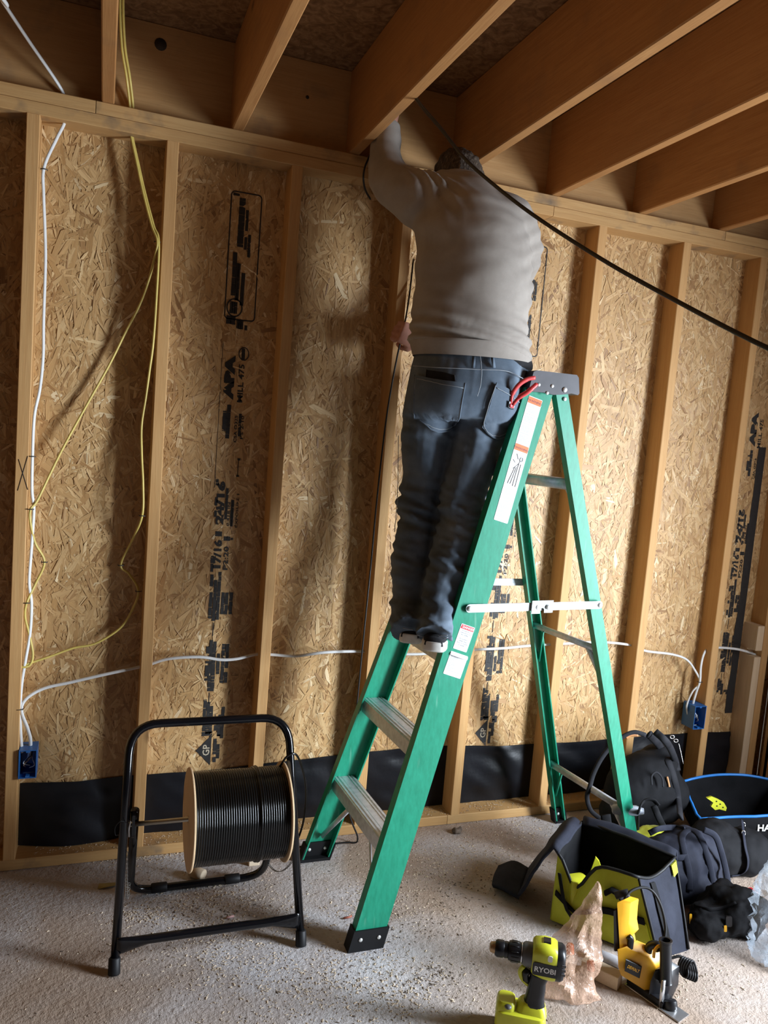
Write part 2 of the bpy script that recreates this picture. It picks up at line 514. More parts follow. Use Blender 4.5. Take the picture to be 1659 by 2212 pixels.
M_capgrey = plain('ladder_cap_plastic', (0.05, 0.047, 0.055), 0.5, 0, 0.35, 14)
M_white = plain('white_sticker', (0.80, 0.80, 0.79), 0.45, 0, 0.03)
M_orange = plain('orange_print', (0.85, 0.16, 0.035), 0.5, 0, 0.05)
M_redprint = plain('red_print', (0.72, 0.02, 0.03), 0.5, 0, 0.05)
M_grey_ink = plain('grey_ink', (0.42, 0.43, 0.45), 0.6, 0, 0.1)
M_dark_ink = plain('dark_ink', (0.10, 0.10, 0.11), 0.6, 0, 0.1)
M_black = plain('black_plastic', (0.007, 0.007, 0.009), 0.36, 0, 0.3, spec=.4)

def dome(mb, c, nrm, r, h=None):
    nrm = Vector(nrm).normalized(); M = frame(Vector(c), nrm.orthogonal(), z=nrm)
    h = h or r * .5
    mb.lathe([(r, 0), (r * .92, h * .45), (r * .6, h * .85), (r * .15, h)], M, 10)

def rivet(parent, c, nrm, r, h=None):
    mb = MB(); dome(mb, c, nrm, r, h); return mb.build('rivet', M_rivet, parent)

# ================================================================ stepladder
LAD = empty('step_ladder', (1.55, -.38, 0), 'green fiberglass stepladder with aluminium steps, the man standing on it', 'ladder')
def nf(z): return Vector((1.06 + .277 * z, -.645 + .0676 * z, z))       # near front rail, outer face
def ff(z): return Vector((1.034 + .277 * z, -.118 - .0676 * z, z))      # far front rail
def nr(z): return Vector((2.162 - .319 * z, -.505 - .012 * z, z))       # near rear rail
def fr(z): return Vector((2.102 - .319 * z, -.052 - .120 * z, z))       # far rear rail
def channel(fn, z0, z1, W, D, t, sgn):
    """C rail, open towards sgn*y"""
    prof = [(-W / 2, 0), (W / 2, 0), (W / 2, D), (W / 2 - t, D), (W / 2 - t, t), (-W / 2 + t, t), (-W / 2 + t, D), (-W / 2, D)]
    if sgn < 0: prof = prof[::-1]
    mb = MB()
    mb.ring_loft([[fn(z) + Vector((a, sgn * b, 0)) for a, b in prof] for z in (z0, z1)], True, False)
    return mb
channel(nf, .012, 1.715, .100, .034, .005, 1).build('front_rail', M_green, LAD)
channel(ff, .012, 1.715, .100, .034, .005, -1).build('front_rail', M_green, LAD)
channel(nr, .012, 1.715, .045, .030, .005, 1).build('rear_rail', M_green, LAD)
channel(fr, .012, 1.715, .045, .030, .005, -1).build('rear_rail', M_green, LAD)
# treads
for i, z in enumerate((.308, .602, .895, 1.188, 1.480)):
    n0, f0 = nf(z), ff(z)
    mb = MB()
    h, dp = .048, .078
    prof = [(-dp / 2, -h), (-dp / 2, -.001), (-dp / 2 + .004, 0)]
    for k in range(6):
        xx = -dp / 2 + .006 + k * .0125
        prof += [(xx, .0022), (xx + .004, .0022), (xx + .0055, 0), (xx + .0105, 0)] if k not in (2, 3) else [(xx, .0006), (xx + .011, .0006)]
    prof += [(dp / 2, 0), (dp / 2, -h * .8), (dp / 2 - .003, -h * .8), (dp / 2 - .003, -.004), (-dp / 2 + .003, -.004), (-dp / 2 + .003, -h)]
    def P(base, s): return [base + Vector((a, s, b)) for a, b in prof]
    mb.ring_loft([P(n0, .0052), P(f0, -.0052)], True, False)
    mb.build('step', M_alu, LAD)
    for b, s in ((n0, -1), (f0, 1)): rivet(LAD, b + Vector((-.0505, .017 * -s, -.02)), (-1, 0, 0), .006)
# braces below the first step
for fn, s in ((nf, 1), (ff, -1)):
    mb = MB()
    top = (nf(.262) + ff(.262)) * .5 + Vector((-.01, s * -.10, 0)); bot = fn(.085) + Vector((0, s * .012, 0))
    mb.tube([top, bot], .009, 8, flat=(1, .45)); mb.build('brace', M_alu, LAD)
# rear horizontals with their braces
for z, hh in ((.268, .015), (.862, .012), (1.42, .019)):
    a, b = fr(z), nr(z); mb = MB()
    a = a + Vector((-.004, -.006, 0)); b = b + Vector((-.004, .006, 0))
    mb.tube([a, b], hh, 8, flat=(1, .55), up=(0, 0, 1)); mb.build('rear_bar', M_alu, LAD)
    for fn, q, s in ((fr, a, -1), (nr, b, 1)):
        if z > 1.3: dz, t = -.07, .12
        else: dz, t = -.13, .17
        mb = MB(); o = a.lerp(b, t if s < 0 else 1 - t); mb.tube([o + Vector((0, 0, -.006)), fn(z + dz * 1.1) + Vector((0, s * .012, 0))], .010, 6, flat=(1, .4)); mb.build('brace', M_alu if s > 0 else M_green, LAD)
# folding spreaders
for fa, fb, s in ((nf, nr, -1), (ff, fr, 1)):
    sp = MB(); a = fa(1.028) + Vector((-.012, s * .007, 0)); b = fb(1.026) + Vector((.008, s * .007, 0))
    a = a + Vector((0, s * (0.0), 0))
    m_ = a.lerp(b, .53)
    for p, q, off in ((a, m_ + Vector((.02, 0, 0)), 0), (m_ - Vector((.02, 0, 0)), b, s * .004)):
        d = (q - p); L = d.length; M = frame(p + Vector((0, off, 0)), d, z=(0, s, 0))
        out = rrect(L + .024, .026, .0128, 6)
        sp.prism([(x + L / 2, y) for x, y in out], -.0015, .0015, M)
    so = sp.build('spreader', M_galv, LAD)
    mb = MB(); M = frame(m_ + Vector((0, s * .009, 0)), b - a, z=(0, s, 0))
    mb.prism([(-.042, -.021), (-.008, -.021), (-.008, -.008), (-.003, -.003), (.003, -.003), (.008, -.008), (.008, -.019), (.042, -.019), (.042, .021), (-.042, .021)], -.0015, .0015, M)
    mb.build('hinge_plate', M_galv, so)
    for p in (a + Vector((0, s * .003, 0)), b + Vector((0, s * .006, 0)), m_ + Vector((-.02, s * .011, 0)), m_ + Vector((.02, s * .011, 0))): rivet(so, p, (0, s, 0), .0085, .005)
# top cap
mb = MB()
M = Matrix(((1, 0, 0, 0), (0, 0, 1, 0), (0, 1, 0, 0), (0, 0, 0, 1)))
out = [(1.497, 1.762), (1.508, 1.768), (1.652, 1.768), (1.660, 1.760), (1.668, 1.712), (1.664, 1.706), (1.640, 1.709), (1.605, 1.702), (1.575, 1.699), (1.54, 1.703), (1.50, 1.702), (1.486, 1.706)]
mb.prism(out, -.545, -.222, M)
cap = mb.build('top_cap', M_capgrey, LAD)
for px, py, r in ((1164, 831, .006), (1193, 834, .006), (1182, 849, .006), (1220, 842, .009)):
    rivet(cap, atY(px, py, -.5455), (0, -1, 0), r)
rivet(LAD, atY(1220, 862, -.5275), (0, -1, 0), .007)
# rubber feet
def foot(fn, sgn, W, D):
    mb = MB(); c = fn(0.0)
    o = [(-W / 2 - .006, -.006), (W / 2 + .006, -.006), (W / 2 + .006, D), (W / 2 + .001, D), (W / 2 + .001, .012), (-W / 2 - .001, .012), (-W / 2 - .001, D), (-W / 2 - .006, D)]
    if sgn < 0: o = o[::-1]
    rings = []
    for z in (.0, .062):
        b = fn(z); rings.append([b + Vector((x, sgn * y, 0)) for x, y in o])
    mb.ring_loft(rings, True, False)
    mb.box((c.x - W / 2, min(c.y, c.y + sgn * D), 0.0005), (c.x + W / 2 + .004, max(c.y, c.y + sgn * D), .011), axis=2)
    f = mb.build('rubber_foot', M_rubber, LAD)
    b = fn(.036)
    for dx in ((-W * .28, W * .3) if W > .06 else (0,)):
        rivet(f, b + Vector((dx, -sgn * .0065, 0)), (0, -sgn, 0), .0065); rivet(f, b + Vector((dx, sgn * .0125, 0)), (0, sgn, 0), .0065)
foot(nf, 1, .10, .036); foot(ff, -1, .10, .036); foot(nr, 1, .045, .03); foot(fr, -1, .045, .03)

# stickers on the near rail
NRM = Vector((0, -1, .0676)).normalized()
def sticker(corners, name, label):
    """TL, TR, BL pixels -> thin white slab on the near rail; returns frame, w, h, object"""
    p0 = nf(0) + Vector((0, -.0004, 0))
    tl, tr, bl = [onplane(px, py, p0, NRM) for px, py in corners]
    x = tr - tl; w = x.length; M0 = frame(bl, x, y=tl - bl); h = (tl - bl).dot(M0.to_3x3() @ Vector((0, 1, 0)))
    mb = MB(); mb.prism([(p + w / 2, q + h / 2) for p, q in rrect(w, h, .0025, 3)], 0, .0005, M0)
    return M0, w, h, tag(mb.build(name, M_white, LAD), label)
def flat_rect(mb, M, x0, y0, x1, y1, z=.0009):
    mb.add([M @ Vector(v) for v in ((x0, y0, z), (x1, y0, z), (x1, y1, z), (x0, y1, z))], [(0, 1, 2, 3)])
def put_text(mb, M, body, x, y, size, align='LEFT', z=.0012, bold=0, wid=None):
    V, F = text_mesh(body, size, align, bold=bold)
    if wid and V:
        xs = [v.x for v in V]; k = wid / max(1e-6, max(xs) - min(xs)); V = [Vector((v.x * k, v.y, v.z)) for v in V]
    mb.add([M @ Vector((v.x + x, v.y + y, z)) for v in V], F)
rg = random.Random(3)
M0, w, h, st = sticker(((1152.4, 857.6), (1181.2, 869), (1066.3, 1122)), 'warning_sticker', 'long white warning sticker with orange headings')
mb = MB(); flat_rect(mb, M0, .001, h - .022, w - .001, h - .002); mb.build('heading', M_orange, st)
mb = MB(); flat_rect(mb, M0, .001, h * .565, w - .001, h * .565 + .02); mb.build('heading', M_orange, st)
mb = MB(); put_text(mb, M0, '!WARNING', w * .5, h - .0165, .010, 'CENTER'); mb.build('lettering', M_dark_ink, st); mb = MB(); put_text(mb, M0, '!WARNING', w * .5, h * .565 + .005, .010, 'CENTER'); mb.build('lettering', M_dark_ink, st)
mb = MB()
y = h - .03
while y > h * .6:
    x1 = w * rg.uniform(.55, .93); x = w * .09
    while x < x1: e = min(x1, x + rg.uniform(.004, .011)); flat_rect(mb, M0, x, y, e, y + .0016); x = e + .0016
    y -= .0040 if rg.random() < .8 else .0075
y = h * .26
while y > .006:
    x1 = w * rg.uniform(.5, .9); x = w * .10
    while x < x1: e = min(x1, x + rg.uniform(.004, .011)); flat_rect(mb, M0, x, y, e, y + .0016); x = e + .0016
    y -= .0040 if rg.random() < .8 else .0075
for k in range(4): flat_rect(mb, M0, w * .55, h * .53 - k * .005, w * .9, h * .53 - k * .005 + .0016)
tag(mb.build('fine_print', M_grey_ink, st), kind='stuff')
# line drawing of a climbing figure on a ladder
mb = MB(); Z = .0013
def ln(pts, t=.0008):
    mb.tube([M0 @ Vector((w * a, h * b, Z)) for a, b in pts], t, 4, flat=(.4, 1))
for a, b in (((.22, .30), (.42, .44)), ((.40, .30), (.52, .44)), ((.22, .30), (.40, .30)), ((.28, .345), (.44, .345)), ((.34, .39), (.47, .39)), ((.60, .29), (.60, .40)), ((.80, .29), (.78, .40)), ((.60, .32), (.80, .32)), ((.60, .36), (.80, .36)), ((.30, .42), (.56, .46)), ((.56, .46), (.70, .50)), ((.60, .40), (.62, .47)), ((.78, .40), (.76, .47)), ((.5, .5), (.30, .54)), ((.35, .47), (.15, .49))): ln((a, b))
ln([(.70 + .10 * math.cos(q), .505 + .018 * math.sin(q)) for q in [i * math.pi / 5 for i in range(11)]])
mb.build('drawing', M_grey_ink, st)
M0, w, h, st = sticker(((996.5, 1346), (1025.2, 1356), (978.4, 1400)), 'danger_sticker', 'white sticker with red danger heading')
mb = MB(); flat_rect(mb, M0, .0015, h - .0145, w - .0015, h - .002); mb.build('heading', M_redprint, st)
mb = MB(); put_text(mb, M0, '* DANGER', w * .5, h - .0118, .0105, 'CENTER', bold=.0002); mb.build('lettering', M_white, st)
mb = MB()
for k, l in enumerate(('Follow ALL', 'instructions on', 'this ladder.', '', 'Falling from', 'ladder may', 'result in injuries', 'or death.')):
    if l: put_text(mb, M0, l, w * .5, h - .021 - k * .0064, .0062, 'CENTER')
mb.build('lettering', M_dark_ink, st)
M0, w, h, st = sticker(((972.5, 1405), (1009, 1417.5), (957, 1454.6)), 'specification_sticker', 'white sticker with small grey print and a curling top edge')
mb = MB()
for k in range(11):
    x = w * .08; x1 = w * rg.choice((.3, .35, .55, .85, .5))
    while x < x1: e = min(x1, x + rg.uniform(.004, .010)); flat_rect(mb, M0, x, h - .010 - k * .0049, e, h - .010 - k * .0049 + .0016); x = e + .002
flat_rect(mb, M0, w * .6, .006, w * .85, .0075); tag(mb.build('fine_print', M_grey_ink, st), kind='stuff')
mb = MB(); cr = [M0 @ Vector((w * t, h - .002, .0006)) for t in (.0, .25, .5, .75, 1)]; up = M0.to_3x3() @ Vector((0, 0, 1)); dn = M0.to_3x3() @ Vector((0, -1, 0))
mb.ring_loft([[p for p in cr], [p + up * .006 * math.sin(math.pi * (.1 + .8 * i / 4)) + dn * .003 for i, p in enumerate(cr)], [p + up * .009 * math.sin(math.pi * (.1 + .8 * i / 4)) + dn * .009 for i, p in enumerate(cr)]], False, True, closed=False)
mb.build('curled_edge', M_white, st)
# ================================================================ the man on the ladder
def evaluated(mb, voxel, smooth, fn=None):
    """one continuous skin over the collected volumes"""
    me = bpy.data.meshes.new('tmp'); me.from_pydata(mb.v, [], mb.f); me.update()
    o = bpy.data.objects.new('tmp', me); COL.objects.link(o)
    r = o.modifiers.new('r', 'REMESH'); r.mode = 'VOXEL'; r.voxel_size = voxel
    if smooth:
        s = o.modifiers.new('s', 'SMOOTH'); s.factor = 0.5; s.iterations = smooth
    dg = bpy.context.evaluated_depsgraph_get()
    out = bpy.data.meshes.new_from_object(o.evaluated_get(dg))
    bpy.data.objects.remove(o); bpy.data.meshes.remove(me)
    if fn:
        nrm = [v.normal.copy() for v in out.vertices]
        for v, n in zip(out.vertices, nrm): v.co += n * fn(v.co, n)
        out.update()
    out.polygons.foreach_set('use_smooth', [True] * len(out.polygons))
    return out
def link_mesh(name, me, mat, parent=None):
    me.name = name; me.materials.clear(); me.materials.append(mat)
    o = bpy.data.objects.new(name, me); COL.objects.link(o)
    return setparent(o, parent)
VIEWD = Vector((.427, .905, 0)).normalized()
SIDE = Vector((.905, -.427, 0)).normalized()       # the man's right
def ell(c, a, b, ax=SIDE, up=Vector((0, 0, 1)), n=44, p=2.15):
    fwd = up.cross(ax).normalized(); out = []
    for k in range(n):
        t = 2 * math.pi * k / n; cs, sn = math.cos(t), math.sin(t)
        out.append(c + ax * (a * math.copysign(abs(cs) ** (2 / p), cs)) + fwd * (b * math.copysign(abs(sn) ** (2 / p), sn)))
    return out
def row(py, l, r, y, b, grow=0.0):
    """cross section whose outline spans the columns l..r"""
    c = atY((l + r) / 2, py, y); w = (c - CAM).dot(_f)
    return ell(c, (r - l) / 2 * w / FPX + grow, b + grow)
def limb(mb, pts, rad, n=16, grow=0.0):
    pp = spline(pts, 4); rr = []
    for i in range(len(rad) - 1):
        for k in range(4): t = k / 4; rr.append(rad[i] * (1 - t) + rad[i + 1] * t + grow)
    rr.append(rad[-1] + grow)
    mb.tube(pp, rr, n)

# --- key places
TORSO = [(772, 890, 1146, -.395, .135), (745, 884, 1141, -.40, .14), (700, 888, 1142, -.405, .14), (650, 893, 1146, -.41, .14), (600, 897, 1150, -.41, .14), (560, 899, 1150, -.405, .14), (520, 897, 1146, -.395, .14), (480, 897, 1132, -.375, .135), (450, 897, 1112, -.345, .13), (425, 908, 1092, -.31, .115), (400, 925, 1070, -.275, .09), (384, 945, 1045, -.25, .07)]
L_ARM = [(atY(950, 450, -.34), .085), (atY(905, 432, -.30), .088), (atY(868, 412, -.25), .074), (atY(843, 392, -.20), .066), (atY(834, 360, -.165), .056), (atY(833, 325, -.135), .050), (atY(836, 292, -.115), .044), (atY(838, 270, -.105), .040)]
R_ARM = [(atY(1060, 470, -.37), .085), (atY(1098, 480, -.385), .086), (atY(1118, 525, -.375), .072), (atY(1126, 565, -.33), .062), (atY(1100, 610, -.24), .055), (atY(1010, 680, -.15), .048), (atY(935, 718, -.115), .042), (atY(912, 727, -.105), .040)]
PELV = [(768, 896, 1142, -.39, .125), (800, 886, 1136, -.395, .135), (840, 878, 1128, -.40, .14), (880, 871, 1118, -.395, .135), (905, 868, 1108, -.385, .12)]
L_LEG = [(atY(938, 850, -.345), .085), (atY(925, 930, -.335), .086), (atY(917, 1000, -.33), .077), (atY(908, 1060, -.33), .068), (atY(902, 1110, -.335), .067), (atY(892, 1180, -.355), .064), (atY(884, 1250, -.39), .061), (atY(883, 1310, -.42), .054), (atZ(882, 1362, .938), .056)]
R_LEG = [(atY(1052, 850, -.41), .085), (atY(1033, 940, -.42), .084), (atY(1020, 1000, -.425), .078), (atY(1003, 1065, -.43), .073), (atY(993, 1120, -.435), .072), (atY(979, 1195, -.46), .071), (atY(962, 1262, -.485), .066), (atY(946, 1320, -.51), .058), (atZ(938, 1376, .936), .060)]
HEAD = atY(992, 402, -.20)

def skin_mat():
    m = Mat('skin'); o = m.obj(); n1 = m.noise(o, 35, 3)
    m.set(col=m.ramp(n1, [(0.3, (0.46, 0.21, 0.15)), (0.7, (0.58, 0.30, 0.22))]), rough=0.5, spec=0.4)
    m.b.inputs['Subsurface Weight'].default_value = 0.1
    m.b.inputs['Subsurface Radius'].default_value = (0.01, 0.004, 0.002)
    return m.m
M_skin = skin_mat()
# --- body: one continuous mesh (head, neck, trunk, limbs, hands)
mb = MB()
mb.ring_loft([row(p, l, r, y, b, -.02) for p, l, r, y, b in TORSO], True)
mb.ring_loft([row(p, l, r, y, b, -.024) for p, l, r, y, b in PELV[:4]], True)
mb.ring_loft([row(870, 900, 1085, -.385, .08), row(840, 890, 1110, -.395, .10), row(760, 905, 1125, -.39, .11), row(700, 905, 1125, -.40, .115)], True)
for A in (L_ARM, R_ARM): limb(mb, [p for p, r in A], [r * .62 + .004 for p, r in A])
for A in (L_LEG[:-1], R_LEG[:-1]): limb(mb, [p for p, r in A], [r * .68 for p, r in A])
# neck and head, turned up and away from the camera
up = Vector((-.02, .25, 1)).normalized()
limb(mb, [atY(995, 440, -.30), atY(993, 415, -.255), HEAD + Vector((0, -.01, -.04))], [.062, .056, .06])
HX = SIDE; HZ = up; HY = HZ.cross(HX).normalized()     # HY points where the face looks
HM = Matrix(((HX.x, HY.x, HZ.x, HEAD.x), (HX.y, HY.y, HZ.y, HEAD.y), (HX.z, HY.z, HZ.z, HEAD.z), (0, 0, 0, 1)))
mb.sphere(HEAD, .1, HM, 20, 14, (.76, .98, 1.06))
mb.sphere(HM @ Vector((0, .045, -.06)), .062, HM, 16, 10, (.9, .85, .95))       # jaw
mb.sphere(HM @ Vector((0, .103, -.012)), .017, HM, 10, 8, (.8, 1.1, 1.5))        # nose
for s in (-1, 1):
    mb.sphere(HM @ Vector((s * .078, -.005, -.008)), .03, HM, 10, 8, (.32, .62, 1.05))    # ears
    mb.sphere(HM @ Vector((s * .032, .083, .018)), .022, HM, 10, 8, (1.1, .5, .55))      # brows
mb.sphere(HM @ Vector((0, .092, -.055)), .02, HM, 10, 8, (1.2, .5, .55))                  # lips
def hand(mb, wrist, fdir, palm_n, thumb_s, curl):
    """palm, four curled fingers of different length and a thumb"""
    f = Vector(fdir).normalized(); n = Vector(palm_n); n = (n - f * n.dot(f)).normalized(); s = f.cross(n) * thumb_s
    M = frame(wrist + f * .05, s, y=f)
    rings = []
    for t, wd, th in ((-.065, .027, .021), (-.03, .034, .018), (0, .040, .016), (.035, .041, .014), (.05, .038, .012)):
        c = wrist + f * (.05 + t); rings.append(ell(c, wd, th, s, f, 14))
    mb.ring_loft(rings, True)
    for i, (off, L) in enumerate(((.030, .070), (.010, .080), (-.010, .075), (-.029, .058))):
        p = wrist + f * .092 + s * off; d = f.copy(); pts = [p - f * .02, p]; ang = 0
        for k, seg in enumerate((.45, .32, .23)):
            ang += R(curl * (0.8, 1.1, .8)[k]); d = f * math.cos(ang) + n * math.sin(ang)
            p = p + d * (L * seg); pts.append(p)
        mb.tube(pts, [.0092, .0092, .0088, .008, .0062], 8)
    b = wrist + f * .03 + s * .03
    mb.tube([b - s * .012, b + s * .012 + f * .018 + n * .01, b + s * .016 + f * .04 + n * .024, b + s * .006 + f * .056 + n * .034], [.013, .0118, .010, .0075], 8)
hand(mb, L_ARM[-1][0], (.02, .10, 1), (0, 1, -.1), 1, 28)
HW = atY(918, 742, -.10)
hand(mb, HW, (-.85, .02, .28), (0.05, 1, .05), 1, 62)
person = link_mesh('person', evaluated(mb, .0045, 3), M_skin)
tag(person, 'man seen from behind in grey sweatshirt and blue jeans reaching into the ceiling', 'person')

# --- sweatshirt
def cloth(name, c1, c2, rough=.9, wscale=900, sheen=.06, bump=.25):
    m = Mat(name); o = m.obj(); n1 = m.noise(o, 14, 4, .6); n2 = m.noise(o, wscale, 1)
    c = m.ramp(n1, [(0.3, c1), (0.7, c2)])
    c = m.mix(m.math('MULTIPLY', n2, .35), c, tuple(x * .6 for x in c1))
    m.set(col=c, rough=rough, spec=.2, sheen=sheen); m.bump(n2, bump, .0015)
    return m.m
M_sweat = cloth('grey_fleece', (0.30, 0.265, 0.232), (0.385, 0.345, 0.305))
def fold(p, n):
    q = noise.noise(Vector((p.x * 5, p.y * 5, p.z * 13 + p.x * 6))) * .009
    q += noise.noise(Vector((p.x * 11 + p.z * 5, p.y * 11, p.z * 24))) * .004
    # gathers where the arms join and above the waistband
    g = math.exp(-((p.z - 1.86) / .05) ** 2)
    q += g * .008 * math.sin((p.z + .22 * (p.x - 1.3)) * 150)
    g2 = math.exp(-((p.x - 1.18) / .06) ** 2 - ((p.z - 2.32) / .09) ** 2)
    q += g2 * .007 * math.sin((p.x * .9 + p.y * .3) * 190)
    g3 = math.exp(-((p.x - 1.52) / .07) ** 2 - ((p.z - 2.08) / .15) ** 2)
    q += g3 * .006 * math.sin((p.z * .9 - p.x * .5) * 130)
    q += math.exp(-((p.z - 1.795) / .004) ** 2) * -.0035
    return q
mb = MB()
mb.ring_loft([row(p, l, r, y, b) for p, l, r, y, b in TORSO], True)
limb(mb, [p for p, r in L_ARM], [r for p, r in L_ARM]); limb(mb, [p for p, r in R_ARM], [r for p, r in R_ARM])
# collar rib
cp = [atY(px, py, y) for px, py, y in ((940, 384, -.27), (965, 377, -.285), (995, 376, -.29), (1025, 384, -.285), (1048, 398, -.27))]
mb.tube(spline(cp, 4), .018, 10)
sweat = link_mesh('sweatshirt', evaluated(mb, .009, 6, fold), M_sweat, person)
tag(sweat, 'grey crew-neck sweatshirt')
# rib band at the hem
hr = [row(778, 891, 1145, -.395, .137), row(772, 889, 1147, -.395, .139), row(750, 884.5, 1143, -.40, .1435), row(744, 885, 1141, -.40, .142)]
mb = MB(); mb.ring_loft(hr, False); mb.build('hem_band', M_sweat, person)

# --- black T-shirt showing below the hem on the right
mb = MB(); mb.ring_loft([row(p, l, r, y, b) for p, l, r, y, b in ((800, 1050, 1150, -.425, .10), (785, 1010, 1151, -.42, .11), (768, 960, 1146, -.41, .12), (755, 940, 1140, -.40, .12))], True)
M_tee = cloth('black_jersey', (0.012, 0.012, 0.014), (0.02, 0.02, 0.022), .85, 700, .1)
tag(link_mesh('t_shirt', evaluated(mb, .008, 4), M_tee, person), 'black T-shirt tail')

# --- jeans
def denim():
    m = Mat('blue_denim'); o = m.obj()
    n1 = m.noise(o, 7, 4, .6); tw = m.n('TexWave', {'Vector': m.mapping(o, rot=(0, R(35), 0)), 'Scale': 420.0, 'Distortion': 1.0}, bands_direction='Z').outputs['Fac'] if False else m.noise(o, 800, 1)
    c = m.ramp(n1, [(0.28, (0.072, 0.098, 0.130)), (0.55, (0.145, 0.185, 0.235)), (0.78, (0.26, 0.31, 0.36))])
    c = m.mix(m.math('MULTIPLY', tw, .5), c, (0.045, 0.062, 0.085))
    m.set(col=c, rough=.85, spec=.2, sheen=.05); m.bump(tw, .3, .0012)
    return m.m
M_denim = denim()
def jfold(p, n):
    q = noise.noise(Vector((p.x * 8, p.y * 8, p.z * 8 + p.x * 4))) * .008
    k = math.exp(-((p.z - 1.30) / .10) ** 2) + .9 * math.exp(-((p.z - .99) / .09) ** 2) + .5 * math.exp(-((p.z - 1.14) / .05) ** 2) + .5 * math.exp(-((p.z - 1.55) / .05) ** 2)
    w = noise.noise(Vector((p.x * 10, p.y * 10, p.z * 38 + p.x * 14)))
    q += k * (.020 * w + .007 * noise.noise(Vector((p.x * 22 + p.z * 14, p.y * 22, p.z * 60))))
    q += abs(noise.noise(Vector((p.x * 16, p.y * 16, p.z * 5)))) * .006 - .002
    return q
mb = MB()
mb.ring_loft([row(p, l, r, y, b) for p, l, r, y, b in PELV], True)
for A in (L_LEG, R_LEG): limb(mb, [p for p, r in A], [r for p, r in A], 18)
jeans = link_mesh('jeans', evaluated(mb, .0065, 3, jfold), M_denim, person)
tag(jeans, 'faded blue denim jeans')
from mathutils.bvhtree import BVHTree
jb = BVHTree.FromPolygons([v.co.copy() for v in jeans.data.vertices], [tuple(p.vertices) for p in jeans.data.polygons])
def onjeans(px, py, off):
    d = ray(px, py).normalized()
    h = jb.ray_cast(CAM, d)
    if h[0] is None: return None
    return h[0] + h[1] * off * (1 if h[1].dot(d) < 0 else -1)
def patch(top, bot, nu, nv, off):
    """cloth panel sewn onto the jeans, between two edge curves"""
    V = []; F = []
    T = spline([Vector((*p, 0)) for p in top], 6); B = spline([Vector((*p, 0)) for p in bot], 6)
    def samp(C, t):
        f = t * (len(C) - 1); i = min(int(f), len(C) - 2); return C[i].lerp(C[i + 1], f - i)
    for j in range(nv + 1):
        for i in range(nu + 1):
            q = samp(T, i / nu).lerp(samp(B, i / nu), j / nv); p = onjeans(q.x, q.y, off); V.append(p or (V[-1] if V else Vector((1.3, -.5, 1.6))))
    for j in range(nv):
        for i in range(nu):
            a = j * (nu + 1) + i; F.append((a, a + nu + 1, a + nu + 2, a + 1))
    m = MB(); m.add(V, F, True)
    # folded rim gives the panel its thickness
    rim = [j * (nu + 1) for j in range(nv + 1)] + [nv * (nu + 1) + i for i in range(1, nu + 1)] + [j * (nu + 1) + nu for j in range(nv - 1, -1, -1)]
    m.tube([V[i] - (V[i] - CAM).normalized() * -.001 for i in rim], .0022, 6)
    return m
patch([(901, 812), (950, 822), (1004, 829)], [(897, 900), (945, 933), (989, 918)], 14, 14, .010).build('back_pocket', M_denim, jeans)
patch([(1071, 828), (1098, 842), (1124, 862)], [(1040, 925), (1068, 948), (1108, 930)], 12, 12, .008).build('back_pocket', M_denim, jeans)
M_stitch = plain('pale_stitching', (0.30, 0.33, 0.36), .8, 0, .15)
def seam(pts, r=.0013, mat=None, name='seam'):
    P = [onjeans(p.x, p.y, .0092) for p in spline([Vector((*q, 0)) for q in pts], 8)]
    P = [p for p in P if p is not None]
    m = MB(); m.tube(P, r, 6); return m.build(name, mat or M_stitch, jeans)
for pts in ([(898, 792), (960, 797), (1030, 800), (1090, 803), (1126, 818)], [(905, 820), (952, 830), (1000, 838)], [(1036, 770), (1040, 800), (1038, 830), (1030, 856)], [(902, 816), (899, 860), (900, 900), (945, 928), (984, 914), (996, 870), (1001, 834)], [(1068, 834), (1052, 880), (1044, 922), (1066, 942), (1104, 928)], [(1070, 838), (1096, 852), (1120, 872)], [(867, 900), (866, 980), (864, 1060), (858, 1150)], [(870, 1352), (890, 1358)], [(897, 1372), (930, 1378), (968, 1372)], [(897, 1366), (930, 1372), (968, 1366)]): seam(pts, .0012)
for x0, x1 in ((1024, 1022), (1063, 1066)):
    a, b = onjeans(x0, 772, .005), onjeans(x1, 796, .005)
    if a and b: m = MB(); m.tube([a, a.lerp(b, .5) - ray(x0, 780).normalized() * .003, b], .006, 6, flat=(.35, 1)); m.build('belt_loop', M_denim, jeans)
# brand patch on the right pocket
m = patch([(1094, 865), (1104, 870)], [(1093, 878), (1102, 882)], 3, 3, .0125); m.build('pocket_tag', M_black, jeans)
m = patch([(1096, 871), (1101, 874)], [(1096, 877), (1101, 879)], 2, 2, .0145); m.build('pocket_tag_print', M_redprint, jeans)

